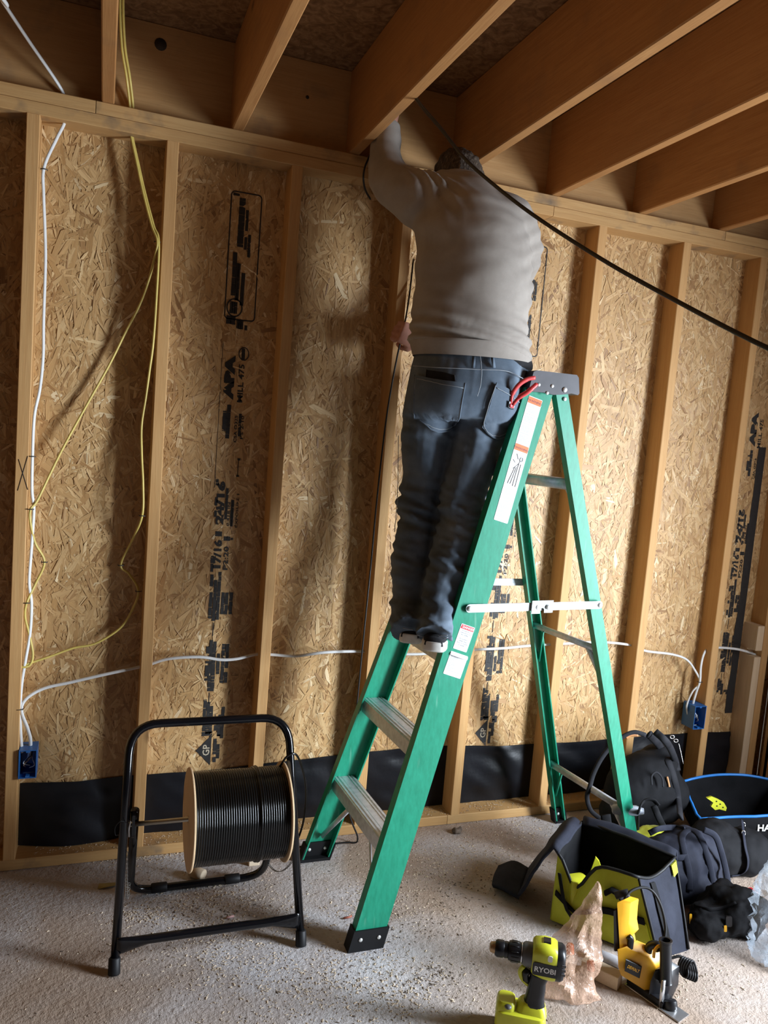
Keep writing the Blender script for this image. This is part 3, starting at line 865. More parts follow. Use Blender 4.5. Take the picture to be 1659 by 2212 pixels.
# --- shoes
M_sole = plain('white_rubber_sole', (0.66, 0.64, 0.60), .6, 0, .15)
M_canvas = cloth('black_canvas', (0.012, 0.012, 0.014), (0.02, 0.02, 0.024), .8, 600, .1)
def shoe(heel, fdir):
    f = Vector(fdir).normalized(); s = Vector((f.y, -f.x, 0)); z0 = heel.z
    L = .285
    prof = [(0, .018), (.008, .030), (.03, .036), (.08, .037), (.13, .039), (.19, .046), (.235, .044), (.265, .032), (.283, .012)]
    def outline(k, dz, g):
        a = [heel + f * t + s * (w * k + g) for t, w in prof]; b = [heel + f * t - s * (w * k + g) for t, w in prof]
        return [p + Vector((0, 0, dz)) for p in a + b[::-1]]
    mb = MB(); mb.ring_loft([outline(1, 0.0, .0), outline(1, .006, .003), outline(1, .026, .003), outline(1, .030, .001)], True)
    so = mb.build('shoe_sole', M_sole, person)
    mb = MB(); rings = []
    for t, w, h in ((.0015, .026, .036), (.01, .033, .040), (.04, .037, .050), (.08, .038, .075), (.12, .039, .075), (.17, .043, .062), (.22, .043, .048), (.26, .032, .042), (.278, .016, .036)):
        c = heel + f * t + Vector((0, 0, .018)); ring = []
        for k in range(13):
            a = math.pi * k / 12; ring.append(c + s * (w * math.cos(a)) + Vector((0, 0, (h - .014) * math.sin(a) ** .7)))
        rings.append(ring)
    mb.ring_loft(rings, True); mb.build('shoe_upper', M_canvas, person)
shoe(atZ(936, 1409, .8985) + Vector((.0, .004, 0)), (.50, .86, 0))
shoe(atZ(882, 1392, .8985) + Vector((.006, .008, 0)), (.50, .86, 0))

# --- hair
def hair_mat():
    m = Mat('brown_grey_hair'); o = m.obj()
    n1 = m.noise(m.mapping(o, scale=(1, 1, .3)), 160, 2, .7); n2 = m.noise(o, 18, 2)
    c = m.ramp(n1, [(0.35, (0.035, 0.024, 0.018)), (0.55, (0.085, 0.062, 0.045)), (0.75, (0.24, 0.20, 0.16))])
    c = m.mix(m.math('MULTIPLY', n2, .4), c, (0.02, 0.015, 0.012)); m.set(col=c, rough=.6, spec=.3); m.bump(n1, .7, .004)
    return m.m
mb = MB()
mb.sphere(HM @ Vector((0, -.006, .012)), .1, HM, 24, 16, (.86, 1.02, 1.05))
mb.sphere(HM @ Vector((0, -.045, -.04)), .07, HM, 16, 10, (.95, .75, .8))
def hfold(p, n):
    q = HM.inverted() @ p
    if q.y > .06 and q.z < .06: return -.03
    return noise.noise(p * 45) * .006 + noise.noise(Vector((p.x * 140, p.y * 140, p.z * 40))) * .003
tag(link_mesh('hair', evaluated(mb, .006, 2, hfold), hair_mat(), person), 'short brown and grey hair')

# --- things in his pockets
pl = empty('pliers', onjeans(1110, 862, .002), 'pliers with red handles sticking out of the right jeans pocket', 'pliers')
M_redgrip = plain('red_grip', (0.62, 0.055, 0.055), .4, 0, .1)
p0 = onjeans(1100, 870, -.004)
for pts in (((1104, 872, .0), (1108, 850, .012), (1122, 830, .028), (1140, 819, .03), (1156, 816, .022)), ((1108, 874, .0), (1122, 858, .012), (1138, 848, .02), (1150, 838, .02), (1160, 829, .014))):
    w0 = (p0 - CAM).dot(_f) - .012
    P = [at(a, b, w0 - c * .6) for a, b, c in pts]
    mb = MB(); mb.tube(spline(P, 6), [.0055] * 6 + [.0075] * 12 + [.0068] * 6 + [.005], 10, flat=(1, .75)); mb.build('handle', M_redgrip, pl)
mb = MB(); a, b = onjeans(1106, 874, .003), onjeans(1090, 900, .003)
mb.tube([a, a.lerp(b, .3), b], [.008, .009, .004], 8, flat=(1, .3)); mb.build('jaw', M_rivet, pl)
mb = patch([(924, 800), (945, 803), (962, 806), (982, 812)], [(920, 862), (945, 868), (965, 869), (986, 868)], 8, 8, .0055)
tag(mb.build('wallet', M_tee), 'black wallet poking out of the left jeans pocket', 'wallet')
# ================================================================ on the wall: membrane, print, cables, boxes
# --- black moisture barrier tucked behind the foot of the studs
M_barrier = plain('black_membrane', (0.006, 0.0065, 0.009), .40, 0, .4, 8, bump=.3, bscale=25, spec=.35)
top_z = [(.02, .262), (.25, .258), (.42, .262), (.72, .264), (1.09, .283), (1.5, .300), (1.92, .277), (2.31, .272), (2.76, .278), (3.1, .27)]
def interp(tab, x):
    for (a, p), (b, q) in zip(tab, tab[1:]):
        if a <= x <= b: t = (x - a) / (b - a); return p + (q - p) * t
    return tab[0][1] if x < tab[0][0] else tab[-1][1]
V = []; F = []; nu, nv = 240, 16
for i in range(nu + 1):
    x = .046 + (3.10 - .046) * i / nu
    zt = interp(top_z, x) + .004 * noise.noise(Vector((x * 7, 1, 0)))
    ph = ((x - S0) / SP) % 1.0
    bay = max(0, math.sin(math.pi * min(1, max(0, (ph - .06) / .88))))
    zb = .041
    for j in range(nv + 1):
        t = j / nv; z = zb + (zt - zb) * t
        bul = .012 * bay * math.sin(math.pi * t) + .011 * bay * noise.noise(Vector((x * 9 + z * 14, z * 6 - x * 4, 3)))
        if x < .41: bul += .035 * bay * (1 - t) ** 1.2
        y = YO - .0045 - max(0, bul) - .004 * (1 if t > .93 else 0) * bay
        V.append((x, y, z))
for i in range(nu):
    for j in range(nv):
        a = i * (nv + 1) + j; F.append((a, a + nv + 1, a + nv + 2, a + 1))
mb = MB(); mb.add(V, F, True)
mb.v += [(v[0], v[1] + .0012, v[2]) for v in V]; n0 = len(V)
mb.f += [tuple(reversed([k + n0 for k in f])) for f in F]; mb.sm += [True] * len(F)
tag(mb.build('moisture_barrier', M_barrier, wall_back), 'black plastic membrane along the foot of the wall')

# --- ink stamped on the sheathing
M_ink = plain('black_ink', (0.016, 0.014, 0.013), .6, 0, .3, 60)
def stamp(x0, zmin, zmax, seed, dx=1.0, xmax=9, dz=0.0):
    rg = random.Random(seed); mb = MB(); y = YO - .0031
    M = Matrix(((0, -1, 0, x0), (0, 0, -1, y), (1, 0, 0, dz), (0, 0, 0, 1)))      # text x -> up the wall, text y -> left
    def bar(u0, u1, z0, z1, ink=.9, rows=2):
        z0 += dz; z1 += dz
        for k in range(rows):
            a = u0 + (u1 - u0) * k / rows; b = u0 + (u1 - u0) * (k + 1) / rows + .0016; z = z0
            while z < z1:
                e = min(z1, z + rg.uniform(.006, .03))
                if rg.random() < ink + .06 and zmin < z and e < zmax and x0 + b < xmax:
                    j = rg.uniform(-.0006, .0006)
                    mb.add([(x0 + a + j, y, z), (x0 + b + j, y, z + rg.uniform(-.001, .001)), (x0 + b + j, y, e), (x0 + a + j, y, e + rg.uniform(-.001, .001))], [(0, 1, 2, 3)])
                z = e + (rg.uniform(.0, .0015) if rg.random() < .5 else 0)
    def txt(s, u, z, size, bold=.0, wid=None):
        if not (zmin < z + dz < zmax): return
        V, Fc = text_mesh(s, size, bold=bold)
        if wid:
            xs = [v.x for v in V]; k = wid / (max(xs) - min(xs)); V = [Vector((v.x * k, v.y, 0)) for v in V]
        mb.add([M @ Vector((v.x + z, v.y - u, 0)) for v in V], Fc)
    # rounded frame with its blocks of print
    def arc(pts, t):
        mb_ = []
        P = [Vector((x0 + a, y, b + dz)) for a, b in pts]
        for a, b in zip(P, P[1:]):
            if not (zmin < a.z < zmax and zmin < b.z < zmax): continue
            d = (b - a).normalized(); n = Vector((d.z, 0, -d.x)) * t
            mb.add([a - n, b - n, b + n, a + n], [(0, 3, 2, 1)])
    fr_ = [(p[0] + .0515, p[1] + 2.098) for p in rrect(.103, .424, .012, 4)]
    arc(fr_ + fr_[:1], .0021)
    bar(.028, .047, 2.13, 2.292, .97, 1); bar(.052, .060, 2.10, 2.255, .85, 1); bar(.064, .072, 2.10, 2.175, .9, 1)
    bar(.017, .030, 1.965, 2.11, .97, 1); bar(.0305, .043, 1.95, 2.075, .93, 2); bar(.049, .060, 1.935, 2.045, .9, 1); bar(.006, .026, 2.296, 2.304, 1, 1)
    arc([(.032 + .026 * math.cos(t * math.pi / 8), 1.925 + .030 * math.sin(t * math.pi / 8)) for t in range(17)], .0024)
    bar(.016, .040, 1.905, 1.945, .95, 3); bar(.006, .036, 1.868, 1.897, .95, 2); bar(.042, .064, 1.855, 1.885, .9, 3); bar(.070, .078, 1.853, 1.870, 1, 1)
    # lower stamps
    txt('APA', .043, 1.618, .042, .0034, .155)
    arc([(.074 + .017 * math.cos(t * math.pi / 8), 1.772 + .022 * math.sin(t * math.pi / 8)) for t in range(17)], .0016); bar(.066, .076, 1.752, 1.79, 1, 1)
    txt('MILL 475', .078, 1.602, .026, .0006, .132)
    bar(.027, .039, 1.475, 1.592, .96, 1); bar(.014, .025, 1.50, 1.57, .8, 1)
    txt('CSA O325', .066, 1.462, .014, .0004, .095); txt('PS 2-10', .088, 1.475, .014, .0003, .082); bar(.070, .078, 1.485, 1.565, .85, 1)
    arc([(.078, 1.345), (.078, 1.405)], .0012); bar(.074, .082, 1.401, 1.408, 1, 1); bar(.074, .082, 1.342, 1.348, 1, 1)
    arc([(0.0, 1.30), (0.0, 1.80)], .0008)
    txt('24/16', .036, 1.17, .036, .0017, .155); bar(.004, .012, 1.16, 1.33, .6, 1); bar(.040, .048, 1.16, 1.30, .8, 1); txt('0.418 IN', .058, 1.165, .011, .0002, .085); bar(.061, .070, 1.165, 1.26, .9, 2)
    txt('EXPOSURE 1', .088, 1.160, .012, .0002, .12)
    bar(.012, .034, 1.128, 1.145, 1, 1); bar(.042, .064, 1.112, 1.128, 1, 2); bar(.068, .074, 1.115, 1.124, 1, 1)
    txt('7/16', .036, 1.03, .034, .0017, .085); bar(.002, .010, 1.0, 1.13, .6, 1); txt('P2:20', .062, 1.005, .022, .0006, .085)
    bar(.010, .036, 1.012, 1.024, 1, 1)
    for u, z0, z1, k in ((.018, .82, .97, .95), (.031, .825, 1.0, .95), (.004, .83, .99, .6), (.047, .845, .925, .85), (.060, .845, .925, .9), (.076, .845, .925, .9)): bar(u, u + .010, z0, z1, k, 1)
    arc([(.024, .765), (.024, .815)], .0015)
    for u, z0, z1, k in ((.004, .60, .75, .55), (.016, .56, .75, .95), (.028, .56, .745, .95), (.044, .60, .70, .9), (.060, .59, .735, .9), (.074, .59, .735, .92)): bar(u, u + .010, z0, z1, k, 1)
    arc([(.024, .515), (.024, .555)], .0015)
    for u, z0, z1, k in ((.006, .41, .53, .9), (.018, .40, .52, .95), (.030, .40, .505, .9), (.048, .41, .475, .75), (.060, .39, .475, .85), (.072, .38, .50, .75), (.050, .29, .38, .7), (.062, .285, .395, .75)): bar(u, u + .010, z0, z1, k, 1)
    bar(.006, .042, .392, .408, 1, 1)
    # diamond badge with the two letters left bare
    if zmin < .3 < zmax:
        c = (.046, .338); d = .058
        P = [Vector((x0 + c[0] - d, y, c[1])), Vector((x0 + c[0] - .004, y, c[1] - d)), Vector((x0 + c[0] - .004, y, c[1] + d))]
        mb.add(P, [(0, 1, 2)])
    return mb
stamp(.637, .27, 3, 1).build('printed_stamp', M_ink, wall_back)['kind'] = 'stuff'
stamp(1.766, .28, 3, 2).build('printed_stamp', M_ink, wall_back)['kind'] = 'stuff'
stamp(2.985, .45, 1.62, 3, xmax=3.1).build('printed_stamp', M_ink, wall_back)['kind'] = 'stuff'
M_bare = plain('bare_letters', (0.50, 0.42, 0.30), .6)
for x0 in (.637, 1.766):
    mb = MB(); V, Fc = text_mesh('GP', .034, 'CENTER', bold=.0005)
    M = Matrix(((0, -1, 0, x0 + .036), (0, 0, -1, YO - .0036), (1, 0, 0, .338), (0, 0, 0, 1)))
    mb.add([M @ v for v in V], Fc); mb.build('stamp_letters', M_bare, wall_back)['kind'] = 'stuff'
# tar-stained strip in the last bay
mb = MB()
rg = random.Random(9)
for k in range(60):
    z = .36 + 1.25 * k / 60; a = 3.055 + .012 * noise.noise(Vector((z * 6, 0, 0))); b = 3.098
    mb.add([(a, YO - .0038, z), (b, YO - .0038, z), (b, YO - .0038, z + 1.25 / 60), (3.055 + .012 * noise.noise(Vector(((z + 1.25 / 60) * 6, 0, 0))), YO - .0038, z + 1.25 / 60)], [(0, 1, 2, 3)])
mb.build('tar_strip', M_ink, wall_back)
# pencil marks on studs
mb = MB()
for a, b in (((40, 992), (60, 1058)), ((60, 985), (38, 1060))):
    mb.tube([atY(*a, -.0012), atY(*b, -.0012)], .0009, 4)
tag(mb.build('pencil_mark', M_ink, wall_back), 'pencilled cross on the first stud')

# --- cables
M_wcable = plain('white_cable_sheath', (0.70, 0.69, 0.67), .42, 0, .06)
M_ycable = plain('yellow_cable_sheath', (0.60, 0.46, 0.12), .42, 0, .1)
M_staple = plain('dark_staple', (0.05, 0.05, 0.05), .5, .4, .2)
def cable(name, pts, mat, label, cat='cable', r=.0056, flat=(1, .7), staples=(), group=None, seg=7):
    P = [Vector(p) for p in pts]
    mb = MB(); mb.tube(spline(P, seg), r, 8, flat=flat, up=(0, 0, 1) if abs((P[1] - P[0]).normalized().z) < .7 else (1, 0, 0))
    o = tag(mb.build(name, mat), label, cat, group)
    for (px, py, y) in staples:
        c = atY(px, py, y); mb = MB()
        mb.tube([c + Vector((-.009, .008, 0)), c + Vector((-.009, -.006, 0)), c + Vector((.009, -.006, 0)), c + Vector((.009, .008, 0))], .0016, 5)
        mb.build('staple', M_staple, o)
    return o
def Y3(l, y): return [atY(a, b, y) for a, b in l]
def Yv(l): return [atY(a, b, y) for a, b, y in l]
cable('white_cable', [Vector((-.42, -1.2, 2.74))] + Yv([(-25, -45, -.55), (5, 2, -.30), (60, 85, -.10), (133, 194, .035), (138, 228, .040), (140, 262, .036), (122, 300, .02), (95, 362, .012), (94, 420, .02), (97, 500, .03), (98, 570, .03), (94, 690, .03), (93, 770, .03), (86, 840, .02), (74, 900, .012), (70, 985, .010), (69, 1060, .012), (73, 1100, .018), (68, 1183, .018), (63, 1256, .018), (68, 1303, .022), (65, 1366, .02), (55, 1427, .012), (47, 1477, .012), (43, 1531, .010), (44, 1570, .014), (46, 1603, .022), (48, 1625, .03)]), M_wcable,
      'white flat cable running down the leftmost stud into the blue box', staples=((95, 366, .010), (70, 986, .008), (43, 1532, .006)))
cable('white_cable', Yv([(62, 1640, .032), (66, 1603, .026), (60, 1575, .018), (46, 1535, .009), (57, 1509, .022), (95, 1487, .04), (152, 1474, .045), (221, 1458, .045), (286, 1444, .042), (320, 1436, .042), (364, 1423, .045), (430, 1419, .045), (477, 1425, .045), (512, 1423, .045), (555, 1413, .042), (587, 1414, .042), (639, 1417, .045), (703, 1409, .045), (781, 1407, .042), (830, 1411, .042), (900, 1413, .045), (960, 1408, .045), (1030, 1403, .042), (1090, 1400, .045), (1140, 1395, .045), (1185, 1392, .042), (1225, 1390, .042), (1300, 1387, .045), (1365, 1394, .042), (1395, 1406, .042), (1450, 1413, .04), (1482, 1424, .03), (1500, 1446, .02), (1512, 1474, .012), (1496, 1494, .02), (1484, 1522, .032), (1486, 1545, .035)]), M_wcable,
      'white flat cable strung sideways through the studs from box to box', staples=((1512, 1473, .008),))
cable('white_cable', Yv([(1496, 1545, .03), (1497, 1522, .026), (1504, 1496, .016), (1512, 1471, .007), (1514, 1440, .016), (1520, 1414, .03), (1530, 1401, .04), (1556, 1399, .042), (1590, 1402, .042), (1615, 1408, .04), (1638, 1416, .034), (1655, 1420, .03)]), M_wcable,
      'short white cable rising from the right blue box to the corner notch')
yt = [(268, -60, -.35), (262, 5, -.20), (266, 100, -.08), (276, 165, .0), (283, 226, .035), (284, 262, .040)]
cable('yellow_cable', Yv([(a - 3, b, y) for a, b, y in yt] + [(283, 293, .036), (295, 350, .03), (310, 420, .025), (328, 488, .01), (340, 522, -.006), (333, 560, .006), (310, 640, .04), (270, 720, .055), (235, 790, .06), (190, 870, .055), (140, 960, .045), (110, 1020, .035), (80, 1082, .015), (66, 1100, .006), (65, 1126, .010), (76, 1173, .025), (96, 1214, .035), (76, 1262, .03), (58, 1301, .010), (54, 1331, .012), (62, 1366, .02), (71, 1412, .02), (64, 1437, .015), (44, 1442, .01), (30, 1444, .04)]), M_ycable,
      'yellow cable crossing the left bay down to the leftmost stud', staples=((340, 523, .008), (66, 1100, .002), (96, 1214, .03), (58, 1302, .006)))
cable('yellow_cable', Yv([(a + 4, b, y + .004) for a, b, y in yt] + [(286, 293, .040), (298, 350, .034), (314, 420, .03), (332, 488, .012), (343, 524, -.004), (338, 640, -.003), (331, 740, .0), (323, 800, .01), (315, 860, .02), (306, 920, .025), (306, 980, .015), (309, 1050, .0), (307, 1114, -.003), (286, 1166, .045), (261, 1220, .06), (279, 1240, .055), (299, 1276, .04), (285, 1319, .045), (259, 1357, .05), (206, 1390, .05), (158, 1400, .045), (111, 1417, .035), (72, 1430, .022), (46, 1440, .014), (30, 1446, .044)]), M_ycable,
      'yellow cable hugging the second stud then curving left across the bay', staples=((307, 1114, -.005), (261, 1221, .055), (299, 1277, .034)))
# black cable pulled from the ceiling bay towards the lower right
M_bcable = plain('black_cable_sheath', (0.010, 0.010, 0.011), .35, 0, .2)
bc = [at(a, b, w) for a, b, w in ((858, 150, 2.28), (905, 222, 2.2), (950, 275, 2.14), (1000, 338, 2.07), (1050, 385, 2.0), (1150, 463, 1.86), (1300, 560, 1.67), (1450, 644, 1.5), (1659, 752, 1.32), (1900, 850, 1.2), (2200, 1000, 1.15))]
mb = MB(); mb.tube(spline([Vector((1.09, -.16, 2.70))] + bc + [Vector((1.50, -2.15, .55)), Vector((1.62, -2.4, .02)), Vector((2.1, -2.75, .006))], 8), .0046, 8)
tag(mb.build('black_cable', M_bcable), 'thick black cable slanting from the ceiling past the man to the right', 'cable')
# black cable from the top plate through the man's hand down the stud
pts = Yv([(806, 318, .03), (797, 340, -.012), (788, 362, -.02), (785, 385, -.015), (789, 410, .02), (800, 430, .06)])
mb = MB(); mb.tube(spline(pts, 6), .0035, 8)
tag(mb.build('black_cable', M_bcable), 'short black cable loop hanging from the top plate beside the raised arm', 'cable')
pts = Yv([(893, 560, .02), (884, 640, -.03), (874, 700, -.075), (866, 735, -.088), (856, 780, -.08), (838, 880, -.05), (825, 980, -.03), (812, 1100, -.02), (803, 1200, -.02), (790, 1330, -.02), (778, 1450, -.02), (764, 1600, -.03), (752, 1740, -.05)])
mb = MB(); mb.tube(spline(pts + [Vector((1.22, -.07, .02)), Vector((1.17, -.06, .0065)), Vector((1.0, -.055, .006)), Vector((.9, -.07, .006))], 7), .0032, 8)
tag(mb.build('black_cable', M_bcable), 'thin black cable in the man\'s lower hand running down the stud', 'cable')

# --- blue outlet boxes
M_blue = plain('blue_box_plastic', (0.015, 0.11, 0.34), .4, 0, .12)
M_bluedark = plain('blue_box_inside', (0.006, 0.03, 0.09), .5, 0, .12)
M_copper = plain('bare_copper', (0.55, 0.36, 0.22), .35, .5, .1)
def outlet_box(x0, x1, z0, z1, yf, yb, label):
    bx = empty('outlet_box', ((x0 + x1) / 2, yb, z0), label, 'outlet box')
    t = .0028; mb = MB()
    for lo, hi in (((x0, yf, z0), (x0 + t, yb, z1)), ((x1 - t, yf, z0), (x1, yb, z1)), ((x0 + t, yf, z0), (x1 - t, yb, z0 + t)), ((x0 + t, yf, z1 - t), (x1 - t, yb, z1)), ((x0 + t, yb - t, z0 + t), (x1 - t, yb, z1 - t))):
        mb.box(lo, hi, axis=1)
    for zz in (z0 + t, z1 - t - .006): mb.box(((x0 + x1) / 2 - .006, yf + .001, zz), ((x0 + x1) / 2 + .006, yf + .02, zz + .006), .001, axis=1)
    mb.build('shell', M_blue, bx)
    rg = random.Random(int(x0 * 1000))
    for k in range(4):
        c = Vector(((x0 + x1) / 2 + rg.uniform(-.012, .012), yb - .006, (z0 + z1) / 2 + rg.uniform(0, .02)))
        mb = MB(); mb.tube(spline([c + Vector((0, 0, .02)), c + Vector((rg.uniform(-.01, .01), -.03, 0)), c + Vector((rg.uniform(-.014, .014), -.045, -.02)), c + Vector((rg.uniform(-.01, .01), -.03, -.035))], 5), .0016, 6)
        mb.build('wire', (M_wcable, M_copper, M_wcable, M_black)[k], bx)
    for zz in (z1 - .004, z0 + .004):
        mb = MB(); mb.tube([Vector((x0 + .012, (yf + yb) / 2, zz)), Vector((x1 - .004, (yf + yb) / 2, zz + .0))], .0022, 6); mb.build('nail', M_galv, bx)
outlet_box(.0465, .101, .322, .418, -.012, .060, 'blue outlet box nailed to the leftmost stud beside the reel')
outlet_box(2.788, 2.8505, .334, .440, -.012, .064, 'blue outlet box on the far right stud above the backpack')

# --- block nailed on the floor plate, pale stub
# ================================================================ cable reel stand
M_gloss = plain('gloss_black_tube', (0.004, 0.004, 0.005), .14, 0, .1, spec=.5)
RS = empty('reel_stand', (.61, -.42, 0), 'black tubular folding stand carrying the cable spool', 'reel stand')
def bend(pts, r, n=6):
    """polyline with rounded corners"""
    P = [Vector(p) for p in pts]; out = [P[0]]
    for a, b, c in zip(P, P[1:], P[2:]):
        u = (a - b).normalized(); v = (c - b).normalized(); d = min(r, (a - b).length * .49, (c - b).length * .49)
        s, e = b + u * d, b + v * d
        for k in range(n + 1):
            t = k / n; out.append(s * (1 - t) ** 2 + b * 2 * t * (1 - t) + e * t * t)
    out.append(P[-1]); return out
def ly(z): return -.587 + .33 * z
tl, trr = Vector((.372, ly(.632), .632)), Vector((.842, ly(.632), .632))
mb = MB(); mb.tube(bend([(.35, ly(.012), .012), tl, trr, (.877, ly(.012), .012)], .085, 8), .0125, 14); mb.build('front_hoop', M_gloss, RS)
for x in (.3495, .8775):
    mb = MB(); M = frame((x, ly(.0) , 0.0), (1, 0, 0), z=(0, .33, 1)); mb.lathe([(.0155, 0.001), (.0165, .004), (.016, .042), (.014, .045)], M, 16); mb.build('foot_cap', M_rubber, RS)
AX = Vector((.61, -.452, .362))
mb = MB(); mb.tube(bend([(.392, AX.y + .006, .40), (.402, -.222, .0135), (.828, -.222, .0135), (.840, AX.y + .006, .40)], .075, 8), .0125, 14); mb.build('rear_hoop', M_gloss, RS)
for x in (.492, .728):
    mb = MB(); mb.lathe([(.0138, -.025), (.0158, -.022), (.0158, .022), (.0138, .025)], frame((x, -.222, .0155), (0, 1, 0), z=(1, 0, 0)), 14); mb.build('rubber_sleeve', M_rubber, RS)
# front cross bar with flattened ends
z = .075; rings = []
for t in (0, .03, .10, .16, .84, .90, .97, 1):
    x = .353 + (.872 - .353) * t; fl = 1 if t < .05 or t > .95 else (0 if .15 < t < .85 else .45)
    a, b = .0125 + .012 * fl, .0125 - .008 * fl
    c = Vector((x, ly(z) - .012 * fl, z)); rings.append([c + Vector((0, b * math.cos(q * math.pi / 6), a * math.sin(q * math.pi / 6))) for q in range(12)])
mb = MB(); mb.ring_loft(rings, True); mb.build('cross_bar', M_gloss, RS)
# axle, brackets, clips
M_zinc = plain('zinc_rod', (0.60, 0.58, 0.50), .32, .7, .1)
mb = MB(); mb.tube([(.362, AX.y, AX.z), (.868, AX.y, AX.z)], .0068, 12); mb.build('axle', M_zinc, RS)
for x in (.388, .846):
    mb = MB(); mb.prism([(p[0], p[1]) for p in rrect(.034, .085, .012, 4)], -.004, .004, frame((x, AX.y, AX.z + .004), (0, 1, 0), z=(1, 0, 0))); mb.build('bracket', M_gloss, RS)
    mb = MB(); s = -1 if x < .6 else 1
    mb.tube(spline([(x + s * .008, AX.y - .012, AX.z + .018), (x + s * .012, AX.y - .018, AX.z - .004), (x + s * .010, AX.y - .012, AX.z - .03)], 5), .0028, 6); mb.build('clip', M_rivet, RS)
mb = MB(); mb.tube(spline([(.372, AX.y - .02, AX.z + .015), (.352, AX.y - .03, AX.z + .028), (.338, AX.y - .03, AX.z + .01), (.340, AX.y - .03, AX.z - .012), (.348, AX.y - .03, AX.z - .012)], 6), .0011, 5); mb.build('tether', M_rubber, RS)
# chains between the two hoops
def chain(a, b, sag, n):
    mb = MB(); P = []
    for i in range(n + 1):
        t = i / n; p = Vector(a).lerp(Vector(b), t); p.z -= sag * 4 * t * (1 - t); P.append(p)
    for i in range(n):
        p, q = P[i], P[i + 1]; d = (q - p); M = frame((p + q) / 2, d, z=Vector((0, 0, 1)) if i % 2 else Vector((0, 1, .3)))
        L = d.length * .72; w = .0034
        ring = [M @ Vector((L * math.cos(k * math.pi / 4), w * math.sin(k * math.pi / 4), 0)) for k in range(9)]
        mb.tube(ring, .0011, 4)
    return mb
M_chain = plain('steel_chain', (0.35, 0.34, 0.32), .35, .6, .1)
chain((.372, ly(.30), .30), (.400, -.24, .10), .12, 34).build('chain', M_chain, RS)['kind'] = 'stuff'
chain((.862, ly(.24), .24), (.832, -.24, .09), .05, 26).build('chain', M_chain, RS)['kind'] = 'stuff'

# --- spool of black cable
SPL = empty('cable_spool', (.68, AX.y, AX.z - .147), 'wooden spool wound with shiny black cable on the stand', 'cable spool')
M_ply = lumber('spool_plywood', 2, (0.70, 0.50, 0.30), (0.62, 0.42, 0.24), (0.45, 0.27, 0.14))
M_ax = frame((.55, AX.y, AX.z), (0, 1, 0), z=(1, 0, 0))
for x in (.546, .826):
    mb = MB(); M = frame((x, AX.y, AX.z), (0, 1, 0), z=(1, 0, 0))
    prof = [(.0105, -.0035), (.145, -.0035), (.147, -.0015), (.147, .0015), (.145, .0035), (.0105, .0035)]
    mb.lathe(prof, M, 56, cap=False); mb.build('flange', M_ply, SPL, auto=35)
prof = []; nT = 40; w = (.822 - .550) / nT
for k in range(nT):
    base = .1295 + (.0008 if k % 7 else .0016) + (.004 if k in (27, 28) else 0)
    for q in range(6):
        a = math.pi * q / 6; prof.append((base + .0036 * math.sin(a), w * (k + .5 - .5 * math.cos(a))))
prof = [(.02, .0)] + prof + [(.02, w * nT)]
mb = MB(); mb.lathe(prof, frame((.550, AX.y, AX.z), (0, 1, 0), z=(1, 0, 0)), 64, cap=False)
M_coil = plain('black_coil', (0.0035, 0.0035, 0.0035), .2, 0, .1, spec=.5)
mb.build('wound_cable', M_coil, SPL)
mb = MB(); mb.tube(spline([(.815, AX.y + .03, AX.z + .128), (.835, AX.y + .02, AX.z + .165), (.868, AX.y + .03, AX.z + .16), (.905, AX.y + .05, AX.z + .07), (.913, AX.y + .05, AX.z - .01), (.900, AX.y + .03, AX.z - .08), (.868, AX.y + .0, AX.z - .125), (.836, AX.y + .0, AX.z - .138), (.815, AX.y + .01, AX.z - .128)], 7), .0034, 8)
mb.build('loose_turn', M_coil, SPL)
# ================================================================ tools and bags on the floor
M_lime = plain('lime_plastic', (0.58, 0.59, 0.03), .38, 0, .06)
M_limecloth = cloth('lime_canvas', (0.47, 0.50, 0.03), (0.60, 0.63, 0.07), .8, 500, .1)
M_navy = cloth('navy_canvas', (0.013, 0.0145, 0.024), (0.027, 0.030, 0.046), .8, 500, .0)
M_blackcloth = cloth('black_canvas_bag', (0.005, 0.005, 0.006), (0.011, 0.011, 0.013), .85, 500, .0)
M_greyplast = plain('grey_plastic', (0.10, 0.10, 0.105), .45, 0, .1)
M_brass = plain('worn_brass', (0.42, 0.26, 0.13), .4, .6, .2)
M_yellow = plain('safety_yellow', (0.72, 0.36, 0.015), .42, 0, .06)
M_chrome = plain('polished_steel', (0.62, 0.62, 0.63), .25, .85, .1)
M_bluetrim = plain('blue_piping', (0.02, 0.20, 0.62), .45, 0, .1)

# --- cordless drill standing on its battery
DR = empty('cordless_drill', (1.361, -1.051, 0), 'lime and black cordless drill standing on its battery in front', 'drill')
DM = frame((1.352, -1.046, 0.0), (-.86, .51, 0), z=(0, 0, 1))
def dl(x, y, z): return DM @ Vector((x + .012 * min(1, max(0, (z - .09) / .06)), y, z))
def axl(x, z): return frame(dl(x, 0, z), DM.to_3x3() @ Vector((0, 1, 0)), z=DM.to_3x3() @ Vector((1, 0, 0)))
ZC = .219
def drill_part(name, prof, mat, parent=DR, n=28, z=ZC, auto=40):
    mb = MB(); mb.lathe(prof, axl(0, z), n); return mb.build(name, mat, parent, auto=auto)
drill_part('chuck', [(.019, .030), (.0205, .034), (.0205, .040), (.0195, .042), (.0215, .046), (.0215, .060), (.018, .066)], M_black)
drill_part('chuck_sleeve', [(.0235, -.002), (.025, .002), (.025, .026), (.023, .031), (.019, .031)], M_black)
for k in range(12):
    a = k * math.pi / 6; mb = MB(); c = (math.cos(a) * .0248, math.sin(a) * .0248)
    mb.tube([axl(0, ZC) @ Vector((c[0], c[1], .004)), axl(0, ZC) @ Vector((c[0], c[1], .024))], .0016, 5); mb.build('sleeve_rib', M_black, DR)
